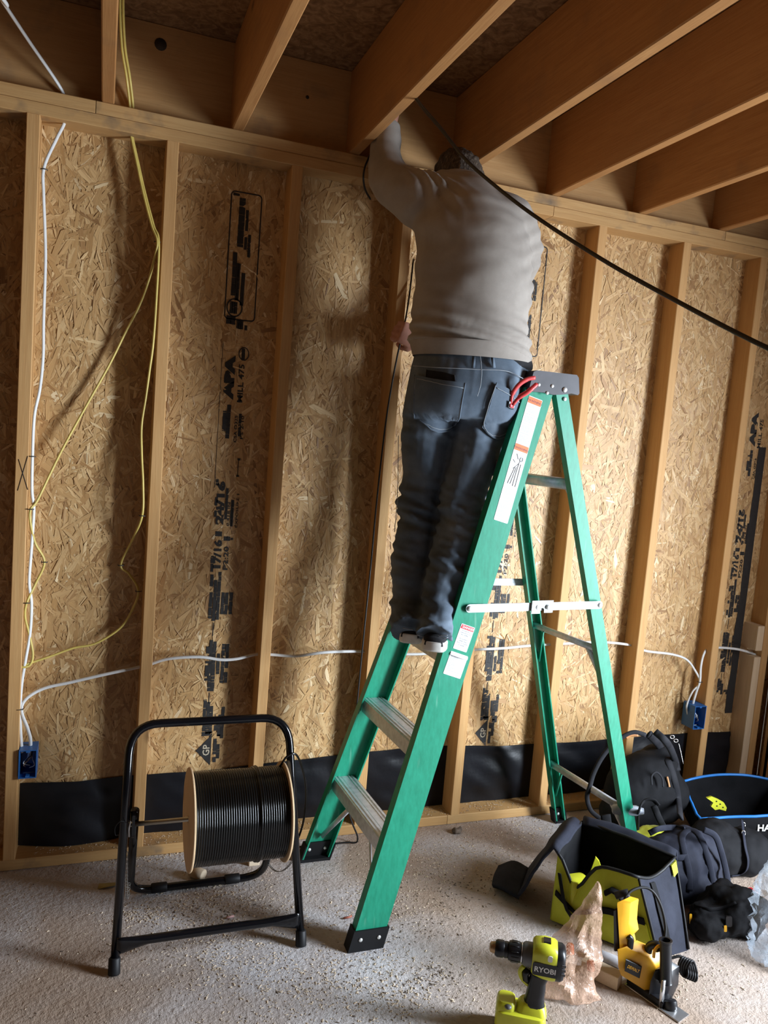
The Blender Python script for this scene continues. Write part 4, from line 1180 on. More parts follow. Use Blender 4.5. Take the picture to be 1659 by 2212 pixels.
drill_part('chuck_jaw', [(.015, .066), (.0125, .078), (.007, .081), (.0035, .081)], M_brass)
drill_part('chrome_ring', [(.0245, -.005), (.0258, -.004), (.0258, -.0015), (.0245, -.001)], M_chrome)
drill_part('gearbox', [(.027, -.034), (.030, -.032), (.0295, -.012), (.026, -.006), (.022, -.005)], M_greyplast)
# housing: rounded body with flat sides
rings = []
for x, hw, zt, zb in ((-.030, .031, .255, .184), (-.036, .034, .262, .178), (-.060, .036, .266, .172), (-.085, .036, .263, .170), (-.092, .034, .258, .172)):
    c = (zt + zb) / 2; h = (zt - zb) / 2
    rings.append([dl(x, p[0], c + p[1]) for p in rrect(hw * 2, h * 2, min(hw, h) * .62, 4)])
mb = MB(); mb.ring_loft(rings, True); body = mb.build('housing', M_lime, DR, auto=45)
rings = [[dl(x, p[0], .214 + p[1]) for p in rrect(w * 2, h * 2, .024, 4)] for x, w, h in ((-.090, .0335, .044), (-.104, .034, .044), (-.112, .030, .040), (-.114, .024, .034))]
mb = MB(); mb.ring_loft(rings, True); mb.build('motor_cap', M_black, DR, auto=45)
for k in range(3):
    mb = MB(); mb.box((-.103 + .0, .0335, .200 + k * .012), (-.093, .0352, .206 + k * .012), axis=2, M=DM); mb.build('vent', M_greyplast, DR)
mb = MB(); mb.prism([(p[0] - .0520, p[1] + .208) for p in rrect(.064, .034, .006, 3)], .0352, .0368, DM @ Matrix(((1, 0, 0, 0), (0, 0, 1, 0), (0, 1, 0, 0), (0, 0, 0, 1))))
badge = mb.build('badge', M_black, DR)
mb = MB(); V, Fc = text_mesh('RYOBI', .0195, 'CENTER', bold=.0004)
Mt = DM @ Matrix(((-1, 0, 0, -.0520), (0, 0, 1, .0374), (0, 1, 0, .2015), (0, 0, 0, 1)))
mb.add([Mt @ v for v in V], Fc); mb.build('badge_lettering', M_white, badge)['kind'] = 'stuff'
mb = MB(); mb.box((-.062, -.012, .263), (-.044, .012, .2685), .002, axis=0, M=DM); mb.build('gear_switch', M_black, DR)
mb = MB(); mb.prism([(p[0] - .062, p[1] + .240) for p in rrect(.012, .016, .004, 3)], .034, .0365, DM @ Matrix(((1, 0, 0, 0), (0, 0, 1, 0), (0, 1, 0, 0), (0, 0, 0, 1)))); mb.build('selector', M_white, DR)
# grip, trigger, bow, battery
rings = []
for z, x, dx, dy in ((.180, -.058, .030, .020), (.168, -.055, .025, .0185), (.150, -.050, .0225, .0175), (.130, -.046, .0235, .018), (.110, -.040, .024, .019), (.092, -.036, .027, .021), (.080, -.034, .032, .024)):
    rings.append([dl(x + p[0], p[1], z) for p in rrect(dx * 2, dy * 2, dy * .9, 4)])
mb = MB(); mb.ring_loft(rings, True); mb.build('grip', M_black, DR)
mb = MB(); mb.tube([dl(-.026, 0, .176), dl(-.018, 0, .166), dl(-.020, 0, .150), dl(-.030, 0, .142)], [.010, .010, .0095, .007], 10); mb.build('trigger', M_black, DR)
mb = MB(); mb.tube(spline([dl(-.012, 0, .184), dl(-.004, 0, .168), dl(-.010, 0, .150), dl(-.026, 0, .134)], 5), [.006] * 15 + [.005], 8); mb.build('trigger_bow', M_lime, DR)
mb = MB(); mb.ring_loft([[dl(p[0] - .004, p[1], z) for p in rrect(.128 - a, .074 - a, .014, 4)] for z, a in ((.0008, .006), (.004, .0), (.026, .0), (.028, .003))], True); mb.build('battery_base', M_black, DR, auto=40)
mb = MB(); mb.ring_loft([[dl(p[0] - .004 + sh, p[1], z) for p in rrect(.130 - a, .076 - a, .016, 4)] for z, a, sh in ((.027, .0, 0), (.056, .0, 0), (.066, .006, 0), (.070, .020, 0))], True); bat = mb.build('battery_shell', M_lime, DR, auto=40)
mb = MB(); mb.ring_loft([[dl(p[0] - .030, p[1], z) for p in rrect(.080 - a, .058 - a, .016, 4)] for z, a in ((.066, 0), (.084, .010), (.094, .022))], True); mb.build('battery_mount', M_lime, DR, auto=40)
mb = MB(); mb.ring_loft([[dl(p[0] + .036, p[1], z) for p in rrect(.050 - a, .060 - a, .012, 4)] for z, a in ((.066, 0), (.084, .004), (.089, .012))], True); mb.build('battery_latch', M_lime, DR, auto=40)
mb = MB(); mb.sphere(dl(.030, .026, .082), .010, None, 12, 8, (1, 1, .6)); mb.build('work_light', M_greyplast, DR)

# --- yellow corded saw standing on its shoe
SW = empty('corded_saw', (1.775, -1.03, 0), 'yellow and black corded power saw standing on the floor beside the drill', 'power saw')
sx = (atZ(1450, 2204) - atZ(1345, 2130)).normalized()
SM = frame(atZ(1345, 2130), sx, z=(0, 0, 1))            # x along the shoe towards the blade end, y to its left (away from camera)
def sl(x, y, z): return SM @ Vector((x, y, z))
SMY = SM @ Matrix(((1, 0, 0, 0), (0, 0, 1, 0), (0, 1, 0, 0), (0, 0, 0, 1)))
mb = MB(); mb.box((0, .006, 0.0005), (.175, .060, .0045), .001, axis=0, M=SM); mb.build('shoe', M_chrome, SW)
mb = MB(); mb.box((.004, .012, .0046), (.12, .062, .022), .003, axis=0, M=SM); mb.build('shoe_block', M_black, SW)
w0 = (atZ(1390, 2160) - CAM).dot(_f)
def plate(name, pts, w, d0, d1, mat, parent=SW):
    """side-view outline given at depth w, extruded away from the camera between d0 and d1"""
    P = [at(a, b, w) for a, b in pts]; dirn = (SM.to_3x3() @ Vector((0, 1, 0)))
    m = MB(); n = len(P); k = P[0] * 0
    for p in P: k = k + p
    k = k / n
    r = []
    for d, s in ((d0, .93), (d0 + .004, 1), (d1 - .004, 1), (d1, .93)): r.append([k + (p - k) * s + dirn * d for p in P])
    m.ring_loft(r, True, True); return m.build(name, mat, parent, auto=35)
plate('housing', [(1332, 2052), (1350, 2046), (1378, 2058), (1400, 2066), (1412, 2082), (1420, 2100), (1408, 2120), (1402, 2148), (1372, 2128), (1340, 2108), (1334, 2090)], w0 + .01, 0, .062, M_yellow)
plate('handle', [(1332, 1950), (1345, 1945), (1362, 1950), (1360, 1966), (1358, 1995), (1362, 2018), (1352, 2028), (1356, 2048), (1366, 2060), (1338, 2056), (1336, 2020), (1334, 1985)], w0 + .02, 0, .042, M_yellow)
plate('handle_back', [(1325, 1965), (1333, 1962), (1336, 2056), (1326, 2056)], w0 + .024, 0, .04, M_black)
mb = MB(); mb.tube(spline([at(1357, 2022, w0 + .02), at(1363, 2030, w0 + .02), at(1362, 2052, w0 + .02), at(1376, 2062, w0 + .02)], 5), [.0085] * 10 + [.0075] * 6, 10); mb.build('trigger', M_black, SW)
lab = plate('badge', [(1351, 2072), (1385, 2088), (1380, 2114), (1348, 2098)], w0 + .002, 0, .006, M_black)
mb = MB(); bx_ = (at(1384, 2094, w0 + .0015) - at(1350, 2078, w0 + .0015)); V, Fc = text_mesh('DEWALT', .0125, 'CENTER', bold=.0003)
Mt = frame(at(1367, 2096, w0 + .0002), bx_, y=at(1367, 2080, w0) - at(1367, 2096, w0)); xs = [v.x for v in V]; kk = .036 / (max(xs) - min(xs))
mb.add([Mt @ Vector((v.x * kk, v.y, 0)) for v in V], Fc); mb.build('badge_lettering', M_yellow, lab)['kind'] = 'stuff'
plate('gear_case', [(1404, 2120), (1414, 2096), (1432, 2090), (1448, 2100), (1446, 2140), (1432, 2170), (1416, 2172), (1400, 2150)], w0 - .004, 0, .05, M_black)
mb = MB(); mb.lathe([(.0185, 0), (.0165, .004), (.0160, .112), (.0185, .114), (.0185, .120), (.013, .120), (.013, .100)], frame(at(1438, 2122, w0 - .012), _r, z=(at(1452, 2016, w0 - .012) - at(1438, 2122, w0 - .012))), 20, cap=False); mb.build('dust_tube', M_black, SW, auto=40)
mb = MB(); mb.tube([at(1434, 2118, w0 - .03), at(1430, 2150, w0 - .03), at(1428, 2185, w0 - .025)], .0085, 4, flat=(1, .5)); mb.build('guide_post', M_chrome, SW)
ca, cb = at(1446, 2158, w0 - .02), at(1484, 2192, w0 - .035)
Mc = frame(ca, _r, z=(cb - ca))
mb = MB(); mb.lathe([(.016, 0), (.020, .004), (.020, .022), (.017, .026), (.016, .028)], Mc, 18); mb.build('collar', M_black, SW, auto=40)
mb = MB(); mb.lathe([(.0125, .028), (.0125, .042), (.009, .046), (.006, .052)], Mc, 16); mb.build('clamp', M_chrome, SW, auto=40)
mb = MB(); mb.tube(spline([at(1398, 2060, w0 + .03), at(1404, 2044, w0 + .03), at(1420, 2042, w0 + .02), at(1426, 2056, w0 + .01)], 5), [.012] * 16, 10); mb.build('roller_knob', M_black, SW)
mb = MB(); mb.tube(spline([at(1412, 2068, w0 + .005), at(1414, 2054, w0 + .003), at(1422, 2044, w0 + .003), at(1428, 2046, w0 + .003)], 5), .0042, 8); mb.build('lever', M_yellow, SW)
crd = [at(a, b, w0 + c) for a, b, c in ((1348, 1950, .04), (1352, 1936, .04), (1368, 1922, .05), (1392, 1917, .06), (1412, 1928, .06), (1428, 1958, .06), (1437, 2000, .06), (1436, 2040, .05), (1446, 2068, .04), (1470, 2066, .04), (1490, 2084, .04))]
mb = MB(); mb.tube(spline(crd, 6), .0040, 8); mb.build('cord', M_rubber, SW)
for k in range(5):
    mb = MB(); c = at(1476 + k * 4, 2088 + k * 2, w0 + .04)
    mb.tube([c + _r * (.013 * math.cos(q * math.pi / 8) + .006 * k * .2) + _u * (.028 * math.sin(q * math.pi / 8) - .008 * math.cos(q * math.pi / 8)) + _f * (.006 * math.sin(q * math.pi / 4)) for q in range(17)], .0034, 7)
    mb.build('cord_coil', M_rubber, SW)
mb = MB(); mb.tube([at(1330, 1935, w0 + .06), at(1352, 1928, w0 + .05), at(1360, 1948, w0 + .045)], [.011, .012, .008], 10); mb.build('plug', M_rubber, SW)

# --- pale wood offcut and grey stub behind it
M_offcut = lumber('offcut_pine', 0, (0.66, 0.54, 0.40), (0.60, 0.47, 0.33), (0.46, 0.33, 0.20))
bx0 = frame(atZ(1332, 2142), atZ(1270, 2112) - atZ(1332, 2142), z=(0, 0, 1))
mb = MB(); mb.box((0, -.042, 0.0005), (.11, -.001, .040), .0015, axis=0, M=bx0); tag(mb.build('wood_offcut', M_offcut), 'pale wooden offcut lying beside the amber plastic bag', 'wood block')
mb = MB(); M = frame(atZ(1325, 2092, .016) + Vector((.02, .035, 0)), (0, 0, 1), z=(atZ(1270, 2070) - atZ(1325, 2092)))
mb.lathe([(.012, -.03), (.0155, -.027), (.0155, .07), (.013, .073)], M, 18); tag(mb.build('grey_tube', plain('weathered_grey', (0.28, 0.27, 0.28), .6, 0, .3)), 'short weathered grey tube behind the wooden offcut', 'tube')

# --- amber translucent plastic bag
def film(name, col, alpha, rough=.18):
    m = Mat(name); o = m.obj()
    n1 = m.noise(o, 30, 3, .6)
    m.set(col=col, rough=rough, alpha=m.ramp(n1, [(0.3, (alpha * .75,) * 3), (0.7, (min(1, alpha * 1.25),) * 3)]), spec=.7)
    m.bump(m.noise(o, 60, 2, .6, 1.5), .45, .008)
    return m.m
M_amber = film('amber_film', (0.70, 0.46, 0.33), .40, .10)
M_clear = film('clear_film', (0.55, 0.63, 0.72), .36)
def crumple(name, rings, mat, seed, amp, label, cat):
    """loose plastic bag: rings of (centre, side radius, depth radius)"""
    n = 64
    Rr = []
    C = [r[0] for r in rings]; cc = spline(C, 6)
    for i in range(len(cc)):
        f = i / 6; k = min(int(f), len(rings) - 2); t = f - k
        a = rings[k][1] * (1 - t) + rings[k + 1][1] * t; b = rings[k][2] * (1 - t) + rings[k + 1][2] * t
        ring = []
        for j in range(n):
            q = 2 * math.pi * j / n; d = Vector((_r.x, _r.y, 0)).normalized() * math.cos(q) * a + Vector((_f.x, _f.y, 0)).normalized() * math.sin(q) * b
            p = cc[i] + d
            q2 = Vector((p.x * 2.0, p.y * 2.0, p.z * .45)); q3 = p + Vector((p.z * .6, 0, p.x * .8))
            nn = 1.5 * (1 - 2 * abs(noise.noise(q2 * 15 + Vector((seed, 0, 0))))) + .55 * (1 - 2 * abs(noise.noise(q3 * 24 + Vector((0, seed, 0))))) + .16 * (1 - 2 * abs(noise.noise(q3 * 60)))
            p = cc[i] + d * (1 + amp * .38 * (nn - .9)) 
            p.z = max(p.z, .002 + .002 * abs(noise.noise(p * 60)))
            ring.append(p)
        Rr.append(ring)
    mb = MB(); mb.ring_loft(Rr, True, True)
    mb.f = [t for f in mb.f for t in ([(f[0], f[1], f[2]), (f[0], f[2], f[3])] if len(f) == 4 else [f])]; mb.sm = [True] * len(mb.f)
    o = mb.build(name, mat, auto=42); return tag(o, label, cat)
wp = (atZ(1235, 2150) - CAM).dot(_f)
crumple('plastic_bag', [(at(1240, 2154, wp + .01), .060, .035), (at(1226, 2136, wp + .012), .084, .05), (at(1222, 2105, wp + .025), .082, .055), (at(1234, 2062, wp + .035), .076, .05), (at(1254, 2020, wp + .045), .048, .04), (at(1270, 1980, wp + .05), .034, .03), (at(1284, 1945, wp + .055), .022, .02), (at(1291, 1918, wp + .06), .011, .012), (at(1292, 1906, wp + .06), .003, .005)], M_amber, 4, .6, 'crumpled amber translucent plastic bag behind the drill', 'plastic bag')
for k, (a, b, c) in enumerate(((1232, 2050, .05), (1276, 2086, .04))):
    mb = MB(); mb.lathe([(.009, -.014), (.011, -.012), (.011, .010), (.006, .016)], frame(at(a, b, wp + c), _r, z=(.4, .2, .9)), 12)
    tag(mb.build('orange_connector', plain('orange_plastic' + str(k), (0.62, 0.13, 0.03), .4)), ('orange connector showing through the upper amber bag', 'orange connector low inside the amber bag')[k], 'connector')

# --- open fabric bags
def open_bag(name, loc, label, corners, rim_h, names, mats, binding, rb, seed, rim_corners=None, sag=.012):
    """four-sided soft bag, open on top; corners anticlockwise from above on the floor, rim_h(side, t) -> height and outward lean"""
    root = empty(name, loc, label, 'bag'); Cn = [Vector((c[0], c[1], 0)) for c in corners]
    Rn = [Vector((c[0], c[1], 0)) for c in (rim_corners or corners)]
    ctr = sum(Cn, Vector()) / 4; nu, nv = 14, 8; rims = []
    grid = {}
    for s in range(4):
        a, b = Cn[s], Cn[(s + 1) % 4]; out = Vector(((b - a).y, -(b - a).x, 0)).normalized()
        V = []
        for j in range(nv + 1):
            t = j / nv
            for i in range(nu + 1):
                u = i / nu; h, lean = rim_h(s, u)
                base = a.lerp(b, u).lerp(Rn[s].lerp(Rn[(s + 1) % 4], u), t); base = base + (ctr - base) * .06 * (1 - t) ** 2 * (0 if rim_corners else 1)
                p = base + Vector((0, 0, .003 + (h - .003) * t)) + out * (lean * t + sag * math.sin(math.pi * t) * math.sin(math.pi * u))
                w = noise.noise(Vector((p.x * 14 + seed, p.y * 14, p.z * 20))) * .008 + noise.noise(Vector((p.x * 30 + seed, p.y * 30, p.z * 34))) * .003
                p = p + out * (w * math.sin(math.pi * u) * min(1, t * 3))
                V.append(p)
        grid[s] = (V, out)
    for s in range(4):
        V, out = grid[s]; F = []
        for j in range(nv):
            for i in range(nu):
                k = j * (nu + 1) + i; F.append((k, k + 1, k + nu + 2, k + nu + 1))
        mb = MB(); mb.add(V, F, True)
        mb.build(names[s], mats[s], root)
        rims += V[nv * (nu + 1):nv * (nu + 1) + nu]
    # lining and floor
    mb = MB()
    for s in range(4):
        V, out = grid[s]; Vi = [p + (Vector((ctr.x, ctr.y, p.z)) - p) * .025 - Vector((0, 0, .002)) for p in V]; F = []
        for j in range(nv):
            for i in range(nu):
                k = j * (nu + 1) + i; F.append((k, k + nu + 1, k + nu + 2, k + 1))
        mb.add(Vi, F, True)
    mb.add([c + (ctr - c) * .05 + Vector((0, 0, .012)) for c in Cn], [(0, 1, 2, 3)])
    mb.build('lining', M_blackcloth, root)
    mb = MB(); mb.tube(rims + rims[:2], rb, 7); mb.build('rim_binding', binding, root)
    return root, grid, rims
# the lime bag in front
A, B, C_, D = (1.70, -.645), (1.924, -.90), (2.055, -.885), (1.90, -.52)
def rim1(s, u):
    if s == 0: return .232 - .105 * math.exp(-((u - .27) / .17) ** 2) + .010 * u, 0
    if s == 1: return .242 - .03 * math.sin(math.pi * u), 0
    if s == 2: return .242 + .012 * math.sin(u * 3), -.008 * math.sin(math.pi * u)
    return .244 - .016 * u, 0
LB, g1, r1 = open_bag('tool_bag', (1.89, -.71, 0), 'open lime and navy tool bag with its flap folded back', (A, B, C_, D), rim1, ('front_panel', 'end_panel', 'back_panel', 'side_panel'), (M_limecloth, M_navy, M_navy, M_navy), M_rubber, .0055, 2, ((1.712, -.632), (1.865, -.835), (2.07, -.765), (1.89, -.50)))
def on_panel(g, s, u, t, off):
    V, out = g[s]; nu, nv = 14, 8; i = min(int(u * nu), nu - 1); j = min(int(t * nv), nv - 1); fu, ft = u * nu - i, t * nv - j
    p = (V[j * 15 + i] * (1 - fu) + V[j * 15 + i + 1] * fu) * (1 - ft) + (V[(j + 1) * 15 + i] * (1 - fu) + V[(j + 1) * 15 + i + 1] * fu) * ft
    return p + out * off
def panel_patch(g, s, u0, u1, t0, t1, off, mat, name, parent, n=8, skew=0):
    mb = MB(); V = []; F = []
    for j in range(n + 1):
        for i in range(n + 1): V.append(on_panel(g, s, min(.999, max(0, u0 + (u1 - u0) * i / n + skew * j / n)), min(.999, t0 + (t1 - t0) * j / n), off))
    for j in range(n):
        for i in range(n): k = j * (n + 1) + i; F.append((k, k + 1, k + n + 2, k + n + 1))
    mb.add(V, F, True); mb.add([v - g[s][1] * (off * .6) for v in V], [tuple(reversed(f)) for f in F], True)
    return mb.build(name, mat, parent)
panel_patch(g1, 0, .02, .98, .02, .42, .010, M_limecloth, 'front_pocket', LB)
panel_patch(g1, 0, .03, .97, .42, .50, .012, M_blackcloth, 'pocket_binding', LB)
mb = MB(); mb.tube([on_panel(g1, 0, u, t, .014) for u, t in ((.06, .80), (.09, .68), (.13, .52), (.18, .40), (.24, .30))], .010, 8, flat=(.35, 1)); mb.build('strap', M_blackcloth, LB)
mb = MB(); mb.tube([on_panel(g1, 0, u, t, .014) for u, t in ((.60, .70), (.68, .76), (.76, .74), (.80, .66))], .014, 8, flat=(.5, 1)); mb.build('strap', M_blackcloth, LB)
panel_patch(g1, 1, .30, .42, .02, .95, .006, M_blackcloth, 'strap', LB)
mb = MB(); mb.tube([on_panel(g1, 1, .02, t, .004) for t in (.02, .2, .4, .6, .8, .98)], .004, 7); mb.build('piping', M_rubber, LB)
mb = MB(); mb.tube([on_panel(g1, 1, .98, t, .004) for t in (.02, .2, .4, .6, .8, .98)], .004, 7); mb.build('piping', M_rubber, LB)
panel_patch(g1, 1, .86, .98, .86, .99, .008, M_limecloth, 'pull_tab', LB, 4)
# folded-back flap: from the back rim up, over the left end and down to the floor
def sheet(rows, mat, name, parent, th=.006, amp=.006, seed=0):
    R0 = []
    for r in rows: R0.append(spline(r, 6))
    m = len(R0[0]); cols = [spline([R0[j][i] for j in range(len(R0))], 5) for i in range(m)]
    nr_ = len(cols[0]); V = []; F = []
    for j in range(nr_):
        for i in range(m):
            p = cols[i][j].copy(); p = p + Vector((noise.noise(p * 16 + Vector((seed, 0, 0))), noise.noise(p * 16 + Vector((0, seed, 0))), noise.noise(p * 16 + Vector((0, 0, seed + 3))))) * amp
            p.z = max(p.z, .004); V.append(p)
    for j in range(nr_ - 1):
        for i in range(m - 1): k = j * m + i; F.append((k, k + 1, k + m + 1, k + m))
    me = bpy.data.meshes.new(name); me.from_pydata(V, [], F); me.polygons.foreach_set('use_smooth', [True] * len(F)); me.materials.append(mat)
    o = bpy.data.objects.new(name, me); COL.objects.link(o)
    sd = o.modifiers.new('thickness', 'SOLIDIFY'); sd.thickness = th; sd.offset = 0
    return setparent(o, parent)
sheet([[(1.885, -.505, .236), (1.80, -.575, .238), (1.705, -.642, .228)], [(1.868, -.482, .252), (1.785, -.553, .255), (1.692, -.625, .238)], [(1.835, -.462, .215), (1.755, -.53, .21), (1.672, -.605, .185)], [(1.79, -.44, .12), (1.715, -.51, .115), (1.648, -.58, .10)], [(1.75, -.42, .045), (1.69, -.485, .04), (1.632, -.555, .035)]], M_navy, 'lid_flap', LB, .010, .006, 1)
sheet([[(1.745, -.42, .040), (1.69, -.48, .040), (1.634, -.553, .030)], [(1.71, -.385, .052), (1.65, -.44, .050), (1.606, -.505, .030)], [(1.66, -.365, .028), (1.615, -.41, .022), (1.588, -.45, .014)]], M_navy, 'lid_end', LB, .012, .004, 5)
# back roll of the lid
sheet([[(1.885, -.512, .238), (1.975, -.635, .248), (2.07, -.765, .240)], [(1.90, -.49, .256), (1.995, -.615, .262), (2.085, -.75, .252)], [(1.925, -.475, .235), (2.015, -.60, .24), (2.105, -.735, .23)], [(1.93, -.47, .17), (2.02, -.60, .17), (2.11, -.73, .165)]], M_navy, 'lid_roll', LB, .010, .006, 9)
# lime tools inside it
mb = MB(); mb.prism([(0, 0), (.05, 0), (.055, .02), (.02, .09), (.008, .10), (-.004, .05)], 0, .03, frame((1.83, -.66, .105), (.8, -.6, 0), z=(-.5, -.7, .3))); tag(mb.build('lime_tool', M_lime), 'pointed lime tool standing upright inside the tool bag', 'tool')
mb = MB(); mb.ring_loft([[Vector((1.775, -.665, 0)) + Vector((p[0], p[1], z)) for p in rrect(.075 - a, .06 - a, .01, 3)] for z, a in ((.05, 0), (.125, 0), (.15, .01), (.153, .03))], True); tag(mb.build('lime_battery', M_lime, auto=40), 'lime battery lying inside the tool bag near its rim', 'battery')

# --- navy duffel with webbing handles behind it
def blob(name, mat, label, cat, parts, voxel=.008, amp=.01, fr=9, seed=0, parent=None, smooth=5, cut=.002):
    mb = MB()
    for p in parts:
        c, r, sc, M = p; mb.sphere(c, r, M, 22, 14, sc)
    def fn(p, n): return amp * noise.noise(p * fr + Vector((seed, 0, 0))) + amp * .45 * noise.noise(p * fr * 2.7 + Vector((0, seed, 0))) + amp * .25 * abs(noise.noise(p * fr * 5))
    me = evaluated(mb, voxel, smooth, fn)
    for v in me.vertices: v.co.z = max(v.co.z, cut)
    o = link_mesh(name, me, mat, parent)
    return tag(o, label, cat) if parent is None else o
def strap(pts, w, mat, parent, name='strap', t=.0025, up=None):
    mb = MB(); mb.tube(spline([Vector(p) for p in pts], 7), w, 8, flat=(t / w, 1), up=up); return mb.build(name, mat, parent)
DUF = blob('duffel_bag', M_navy, 'dark navy duffel bag with webbing handles behind the lime bag', 'bag', [((2.20, -.60, .10), .13, (1.05, .85, .85), None), ((2.30, -.58, .10), .13, (.95, .88, .88), None), ((2.13, -.60, .09), .11, (.9, .85, .9), None), ((2.25, -.59, .055), .15, (1.2, .85, .55), None)], .009, .014, 9, 3)
def drape(px_pts, w_fn, w, mat, parent, name='strap'):
    P = [at(a, b, c) for a, b, c in px_pts]; return strap(P, w, mat, parent, name, up=_f)
bd = BVHTree.FromPolygons([v.co.copy() for v in DUF.data.vertices], [tuple(p.vertices) for p in DUF.data.polygons])
def onto(bv, px, py, off, default):
    d = ray(px, py).normalized(); h = bv.ray_cast(CAM, d)
    return (h[0] - d * off) if h[0] is not None else CAM + ray(px, py) * default
for pts in ([(1490, 1925), (1488, 1880), (1478, 1838), (1474, 1806), (1492, 1792), (1512, 1806), (1528, 1850), (1538, 1890), (1545, 1930)], [(1520, 1792), (1545, 1806), (1558, 1840), (1568, 1880), (1574, 1915)], [(1402, 1800), (1425, 1790), (1455, 1788), (1480, 1792)], [(1415, 1840), (1440, 1850), (1468, 1853), (1485, 1850)]):
    P = [onto(bd, a, b, .008, 2.72) for a, b in pts]
    strap(P, .011, M_navy, DUF, up=-_f)
# --- black tool pouch in front of the duffel
PCH = blob('tool_pouch', M_blackcloth, 'black open tool pouch with yellow tags near the right edge', 'pouch', [((2.18, -.83, .045), .078, (1.05, .8, .7), None), ((2.29, -.84, .065), .095, (1.05, .85, .85), None), ((2.26, -.79, .075), .07, (1, .8, 1), None)], .007, .018, 14, 8)
bp = BVHTree.FromPolygons([v.co.copy() for v in PCH.data.vertices], [tuple(p.vertices) for p in PCH.data.polygons])
for a, b, w, h in ((1492, 1985, .004, .016), (1567, 2006, .0045, .010)):
    mb = MB(); p = onto(bp, a, b, .004, 2.5); mb.prism(rrect(w * 2, h * 2, .002, 2), -.001, .001, frame(p, _r, z=-_f)); mb.build('yellow_tag', M_yellow, PCH)
mb = MB(); p = onto(bp, 1574, 1990, .006, 2.5); mb.prism(rrect(.02, .034, .005, 3), -.003, .003, frame(p, _r, z=-_f)); mb.build('buckle', M_black, PCH)
strap([onto(bp, a, b, .004, 2.5) for a, b in ((1500, 1958), (1530, 1965), (1560, 1962), (1590, 1950))], .008, M_blackcloth, PCH, up=-_f)
mb = MB(); mb.box((2.375, -.775, .002), (2.44, -.735, .075), .006, axis=0); tag(mb.build('red_case', plain('red_plastic', (0.36, 0.015, 0.02), .45)), 'small dark red case beside the clear plastic sack', 'case')

# --- clear plastic sack at the right edge
crumple('plastic_sack', [(Vector((2.34, -.985, .004)), .09, .09), (Vector((2.355, -.975, .05)), .105, .10), (Vector((2.375, -.965, .12)), .11, .10), (Vector((2.395, -.955, .20)), .105, .09), (Vector((2.42, -.95, .28)), .09, .07), (Vector((2.45, -.95, .34)), .05, .04)], M_clear, 11, .55, 'clear bluish plastic sack standing at the right edge', 'plastic bag')

# --- black bag with blue piping at the right
A, B, C_, D = (2.575, -.335), (2.92, -.47), (3.04, -.25), (2.68, -.12)
def rim2(s, u):
    if s == 0: return .108 + .055 * u, .01
    if s == 1: return .163 + .02 * u, .01
    if s == 2: return .183 - .033 * u + .028 * math.sin(math.pi * u), .01
    return .150 - .042 * u, .01
HB, g2, r2 = open_bag('tool_bag', (2.78, -.29, 0), 'black tool bag with bright blue piping in the right corner', (A, B, C_, D), rim2, ('front_panel', 'end_panel', 'back_panel', 'side_panel'), (M_blackcloth, M_blackcloth, M_blackcloth, M_blackcloth), M_bluetrim, .0058, 6)
mb = MB(); V, Fc = text_mesh('HART', .038, 'LEFT', bold=.001)
p0, p1, p2 = on_panel(g2, 0, .60, .58, .006), on_panel(g2, 0, .95, .56, .006), on_panel(g2, 0, .63, .92, .006)
Mt = frame(p0, p1 - p0, y=p2 - p0)
mb.add([Mt @ v for v in V], Fc); mb.build('lettering', M_white, HB)['kind'] = 'stuff'
mb = MB(); mb.tube([on_panel(g2, 0, u, .08, .012) for u in (.35, .5, .65, .8, .95)], .006, 6); mb.build('piping', M_bluetrim, HB)
HB2 = blob('shoulder_bag', M_blackcloth, 'black bag with a clip strap between the duffel and the blue-piped bag', 'bag', [((2.50, -.50, .075), .115, (1.0, .9, .95), None), ((2.61, -.53, .07), .10, (1, .9, .9), None)], .008, .014, 10, 5)
bh = BVHTree.FromPolygons([v.co.copy() for v in HB2.data.vertices], [tuple(p.vertices) for p in HB2.data.polygons])
P = [onto(bh, a, b, .008, 3.0) for a, b in ((1603, 1772), (1606, 1800), (1610, 1830), (1616, 1858), (1612, 1880), (1596, 1890), (1578, 1893))]
strap(P, .008, M_navy, HB2, up=-_f)
for a, b in ((1606, 1782), (1606, 1800)):
    mb = MB(); c = onto(bh, a, b, .012, 3.0); mb.tube([c + _r * (.007 * math.cos(q * math.pi / 5)) + _u * (.010 * math.sin(q * math.pi / 5)) for q in range(11)], .0018, 6); mb.build('clip', M_chrome, HB2)
# lime guard lying in the blue-piped bag
mb = MB(); gw = (Vector((2.70, -.30, .14)) - CAM).dot(_f)
P = [at(a, b, gw) for a, b in ((1527, 1724), (1537, 1721), (1552, 1727), (1564, 1734), (1570, 1745), (1568, 1752), (1554, 1748), (1545, 1750), (1536, 1742), (1541, 1734))]
mb.ring_loft([[p for p in P], [p + _f * .012 for p in P]], True, False); gd = tag(mb.build('lime_guard', M_lime), 'lime perforated guard lying in the blue-piped bag', 'tool')
for a, b in ((1548, 1731), (1556, 1737), (1562, 1744), (1549, 1741)):
    mb = MB(); mb.lathe([(.0028, -.001), (.0028, .001)], frame(at(a, b, gw - .0005), _r, z=_f), 8); mb.build('hole', M_black, gd)

